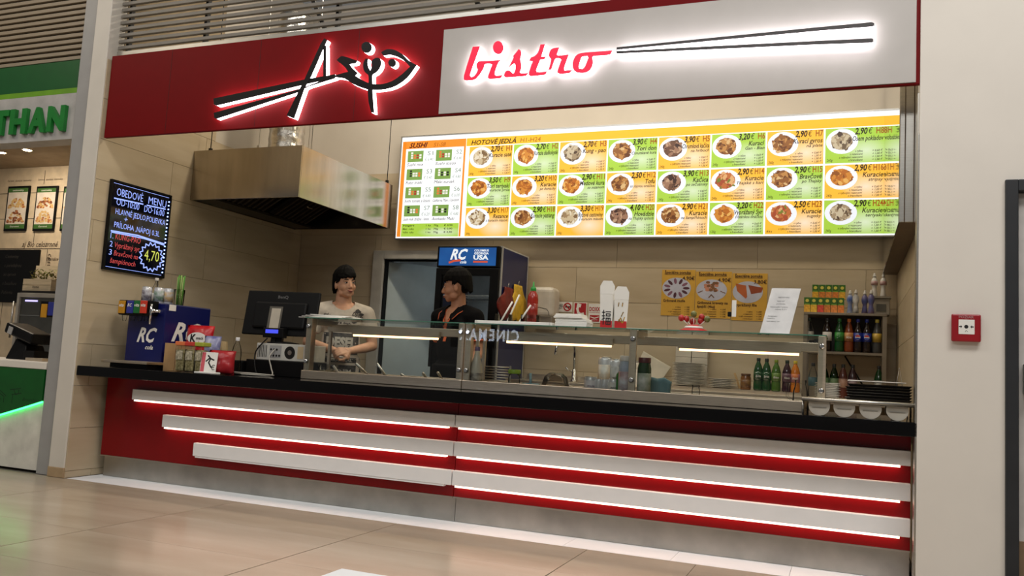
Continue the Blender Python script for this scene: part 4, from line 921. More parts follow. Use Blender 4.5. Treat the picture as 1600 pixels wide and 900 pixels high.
for s_ in (0,1):
    for j in range(6):
        for i in range(8): u, v = i/7, j/5; vs.append((q[0]-.08+.16*u+.012*v, q[1]-.02+s_*.045+.01*sin(u*9+v*3), pz0+.135*v*(1-.2*abs(u-.4))+.008*sin(u*11)*v))
for s_ in (0,1):
    for j in range(5):
        for i in range(7): a = s_*48+j*8+i; fs.append((a,a+1,a+9,a+8))
for i in range(7): fs.append((40+i,41+i,89+i,88+i)); fs.append((i,i+1,49+i,48+i))
for j in range(5): fs.append((j*8,j*8+8,j*8+56,j*8+48)); fs.append((j*8+7,j*8+15,j*8+63,j*8+55))
m_.add(vs, fs, 0, True); m_.build('folded_cloth', mat('cloth_blue', (104,140,150), .8), t)
q = P(1087,612,Y=.35); bottle((q.x,.35,pz0), .10, .024, M_clear, M_clear, None, 'small clear shaker standing alone in the right trough', 'shaker', style='jar', name='salt_shaker')
q = P(1251,600,Y=.40); t = root('glass_jug', (q.x,.40,pz0), 'clear glass jug at the right end of the trough', 'jug'); MB().lathe([(.04,0),(.045,.02),(.042,.1),(.03,.14),(.034,.165)],(q.x,.40,pz0),18).build('jug', M_clear, t); MB().tube([(q.x-.03,.40,pz0+.14),(q.x-.07,.40,pz0+.14),(q.x-.075,.40,pz0+.07),(q.x-.042,.40,pz0+.04)],.007,8).build('handle', M_clear, t)

# ------------------------------------------------------------------ on top of the guards
GT = GZ+.0005
q = P(520,493,Y=.36); t = root('paper_pile', (q.x,.36,GT), 'loose white papers on the left end of the sneeze guard', 'paper')
for k in range(4): MB().obox((q.x+.012*k-.02,.36+.01*k,GT+.003+k*.006),(.40-.03*k,.24,.004),Matrix.Rotation(.12*k-.2,3,'Z') @ Matrix.Rotation(.006*k,3,'Y')).build('sheet', M_paper, t)
q0, q1 = P(756,500,Y=.36).x, P(866,505,Y=.36).x
t = root('serving_tray', ((q0+q1)/2,.37,GT), 'thin pale serving tray with cutlery tubs on the guard', 'tray')
MB().box(q0,q1,.27,.48,GT,GT+.008).build('tray_base', M_paper, t, bev=.003); MB().box(q0-.01,q1+.01,.255,.27,GT,GT+.022).box(q0-.01,q1+.01,.48,.495,GT,GT+.022).box(q0-.02,q0,.255,.495,GT,GT+.022).box(q1,q1+.02,.255,.495,GT,GT+.022).build('tray_rim', M_paper, t, bev=.003)
def on(px, Y=.36): return (P(px,500,Y=Y).x, Y, GT+.0085)
for i, (px, w_, lb, pts) in enumerate(((787,.10,'clear tub with white spoons, left on the serving tray',((-.03,.0,.15),(.01,.02,.20))),(829,.11,'clear tub with one white spoon, right on the serving tray',((-.09,.0,.13),)))):
    q = on(px,.36); t = root('cutlery_tub', q, lb, 'tub', 'cutlery tubs on the serving tray')
    MB().box(q[0]-w_/2,q[0]+w_/2,.32,.322,q[2],q[2]+.065).box(q[0]-w_/2,q[0]+w_/2,.398,.40,q[2],q[2]+.065).box(q[0]-w_/2,q[0]-w_/2+.002,.322,.398,q[2],q[2]+.065).box(q[0]+w_/2-.002,q[0]+w_/2,.322,.398,q[2],q[2]+.065).box(q[0]-w_/2,q[0]+w_/2,.32,.40,q[2],q[2]+.002).build('tub', M_clear, t)
    for a, b_, c_ in pts: MB().tube([(q[0]+a+.01,.35+b_,q[2]+.01),(q[0]+a+.09,.35+b_,q[2]+c_)],.006,6).build('spoon', M_paper, t)
bottle((on(831,.44)[0],.44,GT+.0085), .295, .036, mat('chili_sauce', (150,34,20), .25), mat('cap_green', (30,140,50), .4), mat('sauce_label', (150,40,26), .3, rgb2=(120,24,16), scale=26), 'red chili sauce bottle with green cap on the guard', style='squeeze', name='sauce_bottle')
q0, q1 = P(871,498,Y=.34).x, P(920,500,Y=.34).x
t = root('napkin_stack', ((q0+q1)/2,.34,GT), 'thick stack of white napkins on the glass guard', 'napkins')
random.seed(5)
for k in range(9):
    e = random.uniform(-.006,.006); w_ = (q1-q0)*(1-.05*(k > 4)*(k-4)); MB().box(q0+e,q0+w_+e,.28+e,.42+e,GT+k*.0095,GT+k*.0095+.0085).build('napkin', M_paper, t)
def ricebox(px, label, red, glyph, dz, rz):
    q = P(px,505,Y=.36); t = root('rice_box', (q.x,.36,GT), label, 'takeaway box', 'tall takeaway boxes on the guard'); Mr = Matrix.Rotation(rz,3,'Z')
    w0, w1, h = .037, .046, .20+dz; vs = [Vector((q.x,.36,GT))+Mr @ Vector((sx*w,sy*w*.8,z)) for z, w in ((0,w0),(h,w1)) for sx, sy in ((-1,-1),(1,-1),(1,1),(-1,1))]
    bo = MB().add(vs, [(3,2,1,0),(4,5,6,7),(0,1,5,4),(1,2,6,5),(2,3,7,6),(3,0,4,7)]).build('carton', M_paper, t, bev=.003)
    fl = MB(); c = Vector((q.x,.36,GT)); ring_ = [(-w1,h),(-w1*1.02,h+.05),(-w1*.6,h+.085),(w1*.6,h+.085),(w1*1.02,h+.05),(w1,h)]
    fl.prism([ring_], lambda a,b,d: c+Mr @ Vector((a,-w1*.8+d,b)), 0, .003).build('flap', M_paper, t)
    pf = lambda a,b,o=0.: c+Mr @ Vector((a,-(w0+(w1-w0)*b/h)*.8-.001-o,b))
    m_ = MB(); rect(m_, pf, -w0*1.02,w0*1.02,.002,.05); m_.build('red_band', mat('carton_red', (190,28,30), .5), t)
    m_ = MB()
    for s_ in glyph: stroke(m_, pf, [(a*.03,.035+b*.045) for a, b in s_], .006, .001)
    m_.build('carton_print', M_ink if red else mat('gold_print', (206,160,40), .5, rgb2=(60,50,40), scale=40), t)
fu = [[(-.9,1.5),(-.3,1.5)],[(-.9,1),(-.3,1)],[(-.6,1.8),(-.6,-.2)],[(-.9,.5),(-.3,.7)],[(-.1,1.6),(.9,1.6)],[(0,1.3),(.8,1.3),(.8,1),(0,1),(0,1.3)],[(0,.7),(.85,.7),(.85,-.2),(0,-.2),(0,.7)],[(.42,.7),(.42,-.2)],[(0,.25),(.85,.25)]]
ricebox(948,'white takeaway carton with black character print, left of two',True,fu,.02,.12)
ricebox(969,'white takeaway carton with gold flower print, right of two',False,[[(-.5,.2),(0,.8),(.4,.1),(-.4,.5)],[(.1,1.0),(.5,1.6)],[(-.6,2.4),(-.5,2.9)],[(.2,2.4),(.3,2.9)],[(.5,.2),(.8,.9)]],-.015,.3)
q = P(1012,513,Y=.34); tag(MB().obox((q.x,.36,GT+.004),(.26,.10,.006),Matrix.Rotation(.15,3,'Z')).build('folded_menu', M_paper, origin=(q.x,.36,GT), bev=.002), 'folded white leaflet lying flat on the guard', 'leaflet')
# lollipop stand
q = P(1083,520,Y=.34); c = Vector((q.x,.36,GT)); t = root('lollipop_stand', c, 'red stand full of round lollipops on the guard', 'lollipop stand'); M_lr = mat('stand_red', (196,24,36), .35)
MB().lathe([(.085,0),(.085,.010),(.075,.014),(.06,.020),(.05,.035),(.02,.045)],c,24).build('stand_base', M_lr, t); m_ = MB().lathe([(.062,.021),(.052,.034)],c+Vector((0,-.002,0)),20).build('stand_band', M_paper, t)
for i, (dx, dz, cc) in enumerate(((-.075,.082,'red'),(-.048,.078,'red'),(-.012,.066,'red'),(.0,.108,'olive'),(.040,.070,'red'),(.062,.083,'red'),(.082,.080,'olive'),(.045,.092,'red'))):
    p = c+Vector((dx,.02*((i*7) % 3-1),dz)); lp_ = MB().ell(p,(.019,.019,.021)).build('lollipop', mat('candy_'+cc, (170,40,40) if cc == 'red' else (110,112,60), .25, var=.2, scale=60), t)
    MB().cyl(c+Vector((dx*.35,.005*((i*7) % 3-1),.035)),p,.0028,n=6).build('stick', M_paper, lp_)
q = P(1142,520,Y=.36); c = Vector((q.x,.36,GT)); t = root('card_clip_stand', c, 'small clear clip stand holding a white card', 'clip stand')
MB().box(c.x-.022,c.x+.022,.34,.38,GT,GT+.006).box(c.x-.006,c.x+.006,.356,.364,GT,GT+.15).build('clear_stand', M_clear, t); MB().box(c.x+.002,c.x+.028,.353,.356,GT+.10,GT+.20).build('card', M_paper, t, bev=.004); MB().box(c.x-.022,c.x+.0,.35,.366,GT+.10,GT+.13).build('clip', M_black, t, bev=.004)
# acrylic leaflet holder, leaning back
A, B_, Cc, D_ = P(1187,520,Y=.30), P(1233,522,Y=.30), P(1251,449,Y=.42), P(1207,452,Y=.42)
A.z = B_.z = GT+.001; A.y = B_.y = .30
t = root('leaflet_holder', ((A.x+B_.x)/2,.34,GT), 'white printed leaflet leaning in an acrylic holder on the guard', 'leaflet')
U_ = (B_-A); V_ = ((D_-A)+(Cc-B_))/2; N_ = U_.cross(V_).normalized(); N_ = -N_ if N_.y > 0 else N_
lp = lambda a,b,o=0.: A+U_*a+V_*b+N_*o
m_ = MB(); m_.add([lp(0,0),lp(1,0),lp(1,1),lp(0,1),lp(0,0,-.003),lp(1,0,-.003),lp(1,1,-.003),lp(0,1,-.003)],[(0,1,2,3),(7,6,5,4),(0,4,5,1),(1,5,6,2),(2,6,7,3),(3,7,4,0)]).build('leaflet', mat('coated_paper', (240,239,238), .2), t)
m_ = MB(); m_.add([lp(0,0,.004),lp(1,0,.004),lp(1,1,.004),lp(0,1,.004),lp(0,0,.002),lp(1,0,.002),lp(1,1,.002),lp(0,1,.002)],[(0,1,2,3),(7,6,5,4),(0,4,5,1),(1,5,6,2),(2,6,7,3),(3,7,4,0)]).build('acrylic_sheet', glassm('acrylic_film', (.97,.97,.97), .12, 1.3), t)
m_ = MB(); W_, H_ = U_.length, V_.length; l2 = lambda a,b,o=0.: lp(a/W_,b/H_,o)
for s_, b_, w_ in (('OBEDOVÉ MENU',.78,.4),('každý deň',.70,.25),('polievka',.64,.3),('hlavné jedlo + príloha',.57,.6),('nápoj 0,3 l',.52,.4),('kung-pao',.37,.32),('šampióny',.32,.26),('vyprážaný syr',.26,.46)):
    put(m_, s_, l2, W_*.12+(.18*W_ if w_ < .5 and b_ > .5 else 0), b_*H_, .012, .001, shear=.15, width=w_*W_)
o_ = m_.build('leaflet_print', mat('grey_ink', (110,110,112), .6), t); o_['kind'] = 'stuff'
MB().box(A.x+.02,B_.x-.02,.31,.42,GT,GT+.004).build('holder_foot', M_clear, t)

# ------------------------------------------------------------------ right end: shelf with bins, trays and plates
SZ = .905
t = root('bin_shelf', (5.3,.15,.82), 'steel shelf rack over the right end of the worktop', 'shelf')
sx0 = P(1256,622,Y=.02).x; sx1 = 5.548
MB().box(sx0,sx1,-.195,.19,SZ-.006,SZ).box(sx0,sx1,.225,.42,SZ-.006,SZ).build('shelf_plate', M_steel, t)
MB().cyl((sx0,-.203,SZ-.004),(sx1,-.203,SZ-.004),.011,n=12).build('front_rail', M_alu, t)
MB().cyl((sx0,.425,SZ-.006),(sx1,.425,SZ-.006),.008,n=10).build('back_rail', M_alu, t)
for xx in (sx0+.005,sx1-.005): MB().cyl((xx,-.18,.8195),(xx,-.18,SZ-.006),.006,n=8).cyl((xx,.41,.8195),(xx,.41,SZ-.006),.006,n=8).build('leg', M_alu, t)
M_bin = mat('frosted_bin', (186,180,168), .35)
for i, px in enumerate((1280,1319,1360,1402)):
    q = P(px,640,Y=-.18); r_ = .038
    b = root('cutlery_bin', (q.x,-.1,.82), 'round pale bin under the right-end shelf, %s from the glass jug' % ('first','second','third','fourth')[i], 'bin', 'round bins under the shelf')
    lp_ = [(.052*cos(an),.8718+.052*sin(an)) for an in [radians(-205+5*k) for k in range(47)]]
    MB().prism([lp_], lambda a_,b_,d_: Vector((q.x+a_,-.19+d_,min(b_,.8955))), 0, .15).build('bin', M_bin, b, bev=.002)
    MB().box(q.x-.035,q.x+.035,-.1935,-.1905,.862,.865).build('bin_rim', M_alu, b)
px0, px1 = 1268, 1317
def sq_plate(i, z):
    a, b = P(1268,615,Y=.33).x, P(1318,615,Y=.33).x
    m_ = MB(); c_ = ((a+b)/2+.002*((i*5) % 3-1),.325); h = (b-a)/2
    loops = []
    vs = []; n = 24
    for r_, zz in ((.62,0),(.66,.002),(1.0,.009),(1.0,.0105),(.64,.004),(.0,.004)):
        for k in range(n):
            an = 2*pi*k/n; s_ = max(abs(cos(an)),abs(sin(an)))**.75; vs.append((c_[0]+h*r_*cos(an)/s_*.82+0, c_[1]+.09*r_*sin(an)/s_*.82, z+zz))
    fs = [tuple(reversed(range(n)))]
    for j in range(5):
        for k in range(n): fs.append((j*n+k,j*n+(k+1) % n,(j+1)*n+(k+1) % n,(j+1)*n+k))
    m_.add(vs, fs, 0, True); o = m_.build('square_plate', mat('white_porcelain', (228,224,214), .2), origin=(c_[0],c_[1],z)); return o
for i in range(9):
    lbs = ('bottom','second','third','fourth','fifth','sixth','seventh','eighth','top')
    tag(sq_plate(i, SZ+.0005+i*.0095), 'white square plate, %s of the stack by the right post' % lbs[i]+(' counted upwards' if 0 < i < 8 else ''), 'plate', 'square plates stacked by the right post')
tx0, tx1 = P(1321,615,Y=.12).x, P(1424,615,Y=.12).x
M_tray = mat('black_tray', (26,25,26), .4); 
for i in range(6):
    z = SZ+.0005+i*.0150; t = root('black_tray', ((tx0+tx1)/2,.2,z), 'black rectangular tray, %s of the stack at the right end' % ('bottom','second lowest','third lowest','third highest','second highest','topmost')[i], 'tray', 'black trays stacked at the right end')
    e = .004*((i*3) % 4-1); m_ = MB(); m_.box(tx0+.012+e,tx1-.012,.05,.41,z,z+.004)
    MB().add([(tx0+e,.03,z+.014),(tx1,.03,z+.014),(tx1,.42,z+.014),(tx0+e,.42,z+.014),(tx0+.014+e,.045,z+.001),(tx1-.014,.045,z+.001),(tx1-.014,.405,z+.001),(tx0+.014+e,.405,z+.001)],[(0,1,5,4),(1,2,6,5),(2,3,7,6),(3,0,4,7)]).build('rim', M_tray, t)
    m_.build('base', M_tray, t)
tag(MB().box(tx0+.01,tx1-.03,.04,.40,SZ+.0905+.014,SZ+.0905+.018).build('tray_liner', M_paper, origin=((tx0+tx1)/2,.2,SZ+.1)), 'white paper liner on the topmost black tray', 'paper')
q = P(1405,600,Y=.47); t = root('easel_stand', (q.x,.47,.8195), 'thin wire easel stand behind the black trays', 'stand')
MB().tube([(q.x-.04,.47,.8195),(q.x+.0,.48,1.10),(q.x+.045,.47,.8195)],.004,6).build('wire_frame', M_alu, t)

# ------------------------------------------------------------------ back wall things
BZ = .885; BY = 1.80
t = root('back_bench', (4.0,2.05,0), 'long stainless steel bench along the back wall', 'bench')
MB().box(2.52,5.555,BY,2.335,BZ-.045,BZ).build('bench_top', M_steel, t, bev=.004); MB().box(2.56,5.52,BY+.05,2.3,.15,.18).build('lower_shelf', M_steel, t)
MB().box(2.52,5.555,2.325,2.339,BZ,BZ+.05).build('upstand', M_steel, t)
for xx in (2.56,3.5,4.5,5.5):
    for yy in (BY+.04,2.29): MB().box(xx-.018,xx+.018,yy-.018,yy+.018,0,BZ-.046).build('leg', M_steel, t)
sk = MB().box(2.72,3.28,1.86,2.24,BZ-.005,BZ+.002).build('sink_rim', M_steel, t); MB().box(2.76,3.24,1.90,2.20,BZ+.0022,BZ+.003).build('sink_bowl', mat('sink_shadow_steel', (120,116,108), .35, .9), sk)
# plate shelf: low steel ledge carrying the plates and bottles
LZ = P(1045,604,Y=1.95).z
lx0, lx1 = P(1041,610,Y=1.88).x, P(1252,625,Y=1.88).x
t = root('plate_ledge', ((lx0+lx1)/2,2.05,BZ), 'low steel ledge under the plates and bottles', 'shelf'); LZ = BZ+.025
MB().box(lx0,lx1,1.87,2.315,LZ-.012,LZ).box(lx0,lx1,1.87,1.876,BZ+.001,LZ-.012).build('ledge_top', M_steel, t); 
# tap
q = P(896,600,Y=2.27); t = root('kitchen_tap', (q.x,2.27,BZ), 'chrome gooseneck kitchen tap over the sink', 'tap')
pk = P(893,548,Y=2.27); tp_ = P(882,535,Y=2.22); e_ = P(868,548,Y=2.16); pts = [(q.x,2.27,BZ+.003)]
zt = P(885,534,Y=2.2).z; x_e = P(869,548,Y=2.12).x
pts.append((q.x,2.27,zt-.07))
for k in range(1,9): an = pi*k/9; pts.append((q.x+(x_e-q.x)*(1-cos(an))/2, 2.27-.15*(1-cos(an))/2, zt-.07+.07*sin(an)))
pts += [(x_e,2.12,zt-.08),(x_e-.005,2.118,zt-.12)]
MB().tube(pts,.0125,12).build('spout', M_chrome, t); MB().lathe([(.03,0),(.03,.012),(.022,.02),(.02,.10),(.014,.11)],(q.x,2.27,BZ+.003),18).build('base', M_chrome, t); MB().tube([(q.x,2.25,BZ+.09),(q.x-.03,2.20,BZ+.10),(q.x-.05,2.18,BZ+.125)],.007,8).build('lever', M_chrome, t)
# boards and plates
M_bd = mat('white_board', (196,188,170), .5)
q0 = P(985,592,Y=2.2); t = root('baking_tray', (q0.x,2.2,BZ), 'upright grey baking tray left of the middle post', 'tray'); a_, b_ = P(950,562,Y=2.24), P(1003,566,Y=2.24)
MB().add([(a_.x,2.26,a_.z),(b_.x,2.26,a_.z-.005),(b_.x,2.22,BZ+.002),(a_.x,2.22,BZ+.002),(a_.x,2.275,a_.z),(b_.x,2.275,a_.z-.005),(b_.x,2.235,BZ+.002),(a_.x,2.235,BZ+.002)],[(0,1,2,3),(7,6,5,4),(0,4,5,1),(1,5,6,2),(2,6,7,3),(3,7,4,0)]).build('tray_plate', M_steel, t); MB().cyl((a_.x,2.262,a_.z),(b_.x,2.262,a_.z-.005),.008,n=8).build('rolled_rim', M_alu, t)
pc = P(1013,577,Y=2.25); t = root('cutting_board', (pc.x,2.25,BZ), 'white cutting board tilted against the back wall', 'cutting board'); 
corn = [P(1005,549,Y=2.28),P(1048,574,Y=2.25),P(1030,600,Y=2.21),P(993,575,Y=2.23)]
corn[2].z = max(corn[2].z, BZ+.003)
m_ = MB(); m_.add(corn+[p+Vector((0,.018,.004)) for p in corn],[(0,1,2,3),(7,6,5,4),(0,4,5,1),(1,5,6,2),(2,6,7,3),(3,7,4,0)]); m_.build('board', M_bd, t, bev=.004)
def rplate(x, y, z, r, label, group):
    o = MB().lathe([(r*.55,0),(r*.6,.003),(r*.95,.010),(r,.0115),(r*.99,.0130),(r*.6,.0055),(.001,.005)],(x,y,z),28).build('round_plate', mat('white_porcelain', (228,224,214), .2), origin=(x,y,z)); return tag(o, label, 'plate', group)
ordn = ['bottom','second','third','fourth','fifth','sixth','seventh','eighth','ninth','tenth','eleventh','twelfth','thirteenth','fourteenth','fifteenth','sixteenth','seventeenth','eighteenth','nineteenth','top']
q = P(1075,600,Y=2.08)
hp_ = (P(1075,567,Y=2.08).z-LZ)
for k in range(20): rplate(q.x+.002*((k*7) % 5-2), 2.08, LZ+.0005+k*(hp_-.013)/19, .132, 'round white plate, %s in the tall stack' % ordn[k]+('' if k in (0,19) else ', counting up'), 'round plates in the tall stack')
q = P(1128,604,Y=2.08)
for k in range(6): rplate(q.x+.002*((k*5) % 3-1), 2.08, LZ+.0005+k*.0125, .118, 'round white plate, %s of the low stack' % ('bottom','second','third','fourth','fifth','top')[k]+('' if k in (0,5) else ', counting up'), 'round plates in the low stack')
x0_, x1_ = P(1056,560,Y=2.27).x, P(1107,560,Y=2.27).x
t = root('box_stack', ((x0_+x1_)/2,2.28,LZ), 'pile of white food boxes behind the tall plate stack', 'boxes'); M_bx = mat('box_white', (196,188,174), .6)
zt = P(1080,536,Y=2.25).z; n_ = 6
for k in range(n_):
    z0 = LZ+.001+(zt-LZ)*k/n_
    for j in range(2): xa = x0_+(x1_-x0_)*j/2+.002; MB().box(xa,xa+(x1_-x0_)/2-.006,2.24,2.335-.01,z0,z0+(zt-LZ)/n_-.002).build('food_box', M_bx, t, bev=.002)
q = P(1165,605,Y=2.0); bottle((q.x,2.0,LZ+.0005), .125, .04, mat('honey_glass', (120,74,24), .2), mat('lid_brown', (96,60,24), .4), mat('honey_label', (150,110,50), .4, rgb2=(90,50,20), scale=30), 'amber glass jar beside the green bottles', 'jar', style='jar', name='honey_jar')
a_, b_ = P(1146,583,Y=2.2), P(1158,598,Y=2.2); tag(MB().obox(((a_.x+b_.x)/2,2.2,(LZ+a_.z)/2+.004),(.016,.012,(a_.z-LZ)*1.02),Matrix.Rotation(-.35,3,'Y')).build('wooden_paddle', M_wood, origin=((a_.x+b_.x)/2,2.2,LZ)), 'pale wooden paddle leaning beside the amber jar', 'paddle')
M_gb = mat('soda_green', (16,70,30), .12); M_vb = mat('soda_violet', (50,14,34), .12); M_ob = mat('soda_orange', (210,120,20), .2); M_lg = mat('soda_lime', (70,110,30), .15); M_capd = mat('cap_dark', (24,40,26), .4)
for px, hh, bm_, cm_, lm_, lb, tx_ in ((1184,.27,M_gb,M_capd,M_gb,'dark green soda bottle beside the amber jar','Sprite'),(1197,.268,M_gb,M_capd,M_gb,'dark green soda bottle, second from the amber jar','Sprite'),(1212,.262,M_lg,mat('cap_lime', (130,150,40), .4),mat('lime_label', (96,130,44), .4),'lime green drink bottle between soda bottles','lime'),(1229,.262,M_vb,M_capd,mat('violet_label', (70,20,44), .4, rgb2=(150,120,140), scale=12),'dark violet soda bottle beside the orange drink','Vinea'),(1242,.26,M_ob,mat('cap_yellow', (214,190,60), .4),mat('orange_label', (206,110,30), .4, rgb2=(70,110,180), scale=10),'orange drink bottle at the end of the ledge','fruit')):
    q = P(px,612,Y=1.98); bottle((q.x,1.98,LZ+.0005), hh*.93, .0355, bm_, cm_, lm_, lb, group='soft drink bottles on the ledge', style='pet', name='soda_bottle', txt=tx_, txtm=M_paper)
# bottle rack at the right
rx0, rx1 = P(1256,488,Y=2.0).x, P(1386,490,Y=2.0).x; RT = P(1320,489,Y=2.0).z; RM = P(1320,550,Y=2.0).z
t = root('bottle_rack', ((rx0+rx1)/2,2.15,BZ), 'steel two-level bottle rack in the right back corner', 'rack'); M_rk = mat('rack_steel', (150,138,120), .35, .9)
for a, b in ((rx0,rx0+.03),(rx1-.03,rx1)):
    for yy in (1.99,2.29): MB().box(a,b,yy,yy+.03,BZ,RT-.02).build('upright', M_rk, t)
MB().box(rx0,rx1,1.985,2.325,RT-.02,RT).build('top_shelf', M_rk, t, bev=.003); MB().box(rx0+.03,rx1-.03,1.99,2.32,RM-.018,RM).build('middle_shelf', M_rk, t)
MB().box(rx0+.03,rx1-.03,2.31,2.318,RM,RT-.02).build('back_sheet', mat('dark_back', (40,38,36), .5), t)
MB().cyl((rx0+.3,2.30,RM-.02),(rx1-.1,2.30,BZ+.02),.006,n=6).build('brace', M_dark, t)
M_pb = mat('cola_dark', (26,12,10), .12); M_blueb = mat('cola_blue_label', (20,40,130), .35); 
def globe(t, L, r, z):
    an = math.atan2(CAM.y-L[1], CAM.x-L[0]); n_ = Vector((cos(an),sin(an),0)); u_ = Vector((-sin(an),cos(an),0)); pl_ = plane(Vector((L[0],L[1],z))+n_*(r*1.03),u_,(0,0,1),n_)
    b = [c for c in t.children if c.name.startswith('label')][0]
    m_ = MB(); disc(m_, pl_, 0,0,r*.55,r*.55,.001); m_.build('badge_disc', M_paper, b)
    pts = [(r*.5*cos(pi*k/10), r*.12+r*.38*sin(pi*k/10)) for k in range(11)]
    m_ = MB(); m_.flat(pts,[tuple(range(11))],pl_,.002); m_.build('badge_red', mat('badge_red_ink', (200,30,40), .4), b)
    m_ = MB(); m_.flat([(a,-c_-.0) for a, c_ in pts],[tuple(reversed(range(11)))],pl_,.002); m_.build('badge_blue', mat('badge_blue_ink', (30,60,170), .4), b)
sod = [(1264,M_clear,M_capd,mat('label_pale', (180,176,166), .5, rgb2=(90,86,80), scale=20),'clear bottle with pale label, leftmost on the rack',None),(1292,M_pb,mat('cap_dk', (40,40,40), .4),mat('label_red_white', (200,196,190), .5),'dark cola bottle with white label on the rack',None),(1311,M_gb,mat('cap_grn', (30,110,50), .4),mat('label_green', (30,96,40), .4,rgb2=(60,150,60),scale=14),'green soda bottle on the upper rack level','7'),
 (1326,mat('tea_amber', (120,54,22), .2),mat('cap_or', (190,100,30), .4),mat('label_amber', (150,80,34), .4,rgb2=(200,150,90),scale=16),'amber orange bottle on the upper rack level','ice'),(1340,M_pb,M_blueb,M_blueb,'cola bottle with blue globe label beside the amber bottle','g'),(1354,M_pb,M_blueb,M_blueb,'cola bottle with blue globe label beside the yellow-label bottle','g'),(1370,mat('tonic_grey', (60,60,58), .2),mat('cap_yl', (190,170,60), .4),mat('label_black_yellow', (196,160,50), .4,rgb2=(30,28,28),scale=9),'dark bottle with yellow label, rightmost on the rack',None)]
for px, b_, c_, l_, lb, tx_ in sod:
    q = P(px,545,Y=2.04); t = bottle((q.x,2.04,RM+.0005), .255, .034, b_, c_, l_, lb, group='soft drink bottles on the rack', name='soda_bottle', txt=tx_ if tx_ != 'g' else None)
    if tx_ == 'g': globe(t, (q.x,2.04), .034, RM+.255*.45)
for px, b_, l_, lb in ((1270,M_clear,mat('label_teal', (70,110,120), .5),'clear water bottle with teal label, lower rack level'),(1288,M_grn,mat('label_lg', (110,140,100), .5),'green bottle behind the right guard post, lower rack'),(1303,M_grn,mat('label_lg', (110,140,100), .5),'pale green bottle at the middle of the lower rack'),(1317,mat('rose_drink', (96,50,40), .2),mat('label_rose', (190,150,130), .5),'brown bottle with rose label on the lower rack'),(1332,mat('plum_drink', (60,34,40), .2),mat('label_grey_p', (170,150,156), .5),'plum bottle with grey label on the lower rack'),(1373,M_gb,mat('label_w', (190,188,180), .5),'dark green bottle with white label, lower rack corner')):
    q = P(px,600,Y=2.08); bottle((q.x,2.08,BZ+.0005), .26, .034, b_, mat('cap_dk', (40,40,40), .4), l_, lb, group='bottles on the lower rack level', name='soda_bottle')
# juice cartons
cols = [((216,150,40),(70,120,36)),((224,160,40),(66,124,40)),((190,60,40),(70,110,30)),((190,110,40),(60,110,36)),((214,120,50),(74,130,40)),((206,110,40),(64,120,34))]
def juice(x, y, z, i, label, h=.115):
    w_ = .047; t = root('juice_carton', (x,y,z), label, 'juice carton', 'small juice cartons on the rack')
    b, g_ = cols[i % 6]
    MB().box(x-w_/2,x+w_/2,y-.02,y+.02,z,z+h).build('carton', mat('juice_green', (58,110,34), .4), t, bev=.002)
    pl_ = plane((x,y-.0205,z),(1,0,0),(0,0,1),(0,-1,0))
    m_ = MB(); rect(m_, pl_, -w_/2+.001,w_/2-.001,.001,h*.5,.0005); m_.build('fruit_print', mat('juice_fruit_'+'abcdef'[i % 6], b, .4, rgb2=tuple(min(255,int(c*1.2+20)) for c in b), scale=60), t)
    m_ = MB(); disc(m_, pl_, 0,h*.78,.013,.013,.001,n=12); m_.build('logo_spot', mat('juice_yellow', (226,214,90), .5), t)
    m_ = MB(); rect(m_, pl_, -w_*.38,w_*.38,h*.50,h*.58,.001); m_.build('logo_bar', mat('juice_lime', (130,170,60), .5), t)
jw = .0485
q = P(1260,487,Y=2.02)
for i in range(6): juice(q.x+.005+i*jw, 2.03, RT+.0005, i, 'small juice carton in the front row, %s from the left' % ('first','second','third','fourth','fifth','sixth')[i])
tag(MB().box(q.x+.03,q.x+5.5*jw,2.115,2.20,RT+.0005,RT+.113).build('carton_case', mat('juice_case', (110,90,40), .6), origin=(q.x+.12,2.15,RT)), 'brown case carrying the upper juice cartons', 'box')
q2_ = P(1274,465,Y=2.15)
for i in range(5): juice(q2_.x+i*jw*1.01, 2.15, RT+.114, (i+2) if i else 0, 'small juice carton in the raised back row, %s from the left' % ('first','second','third','fourth','fifth')[i])
M_mw = mat('milk_white', (216,212,204), .35); M_cow = mat('cow_print', (226,224,220), .35, rgb2=(40,36,36), scale=14); M_mb = mat('milk_blue', (60,90,160), .35, rgb2=(200,204,214), scale=12); M_choc = mat('choc_print', (70,100,170), .35, rgb2=(120,80,56), scale=7)
for px, m2, lb in ((1328,M_mb,'small milk drink bottle with blue sleeve beside the cartons'),(1337,M_cow,'small milk drink bottle with cow print on the rack'),(1351,M_choc,'small milk drink bottle with blue and brown sleeve, left of two'),(1361,M_choc,'small milk drink bottle with blue and brown sleeve, right of two')):
    q = P(px,485,Y=2.06+.05*(px in (1328,1351))); bottle((q.x,q.y,RT+.0005), .185, .0245, m2, M_mw, None, lb, group='milk drink bottles on the rack', style='figure', name='milk_drink_bottle')
x0_, x1_ = P(1366,480,Y=2.13).x, P(1391,480,Y=2.13).x
t = root('small_radio', ((x0_+x1_)/2,2.2,RT), 'small grey radio at the right end of the rack', 'radio'); MB().box(x0_,x1_,2.13,2.28,RT+.0005,RT+.13).build('case', mat('radio_grey', (150,142,128), .5), t, bev=.008); MB().box(x0_+.015,x1_-.03,2.126,2.13,RT+.03,RT+.085).build('display', mat('radio_display', (86,84,76), .3), t); MB().box(x0_-.004,x1_+.006,2.12,2.29,RT+.131,RT+.145).build('lid', MATS['radio_grey'], t)
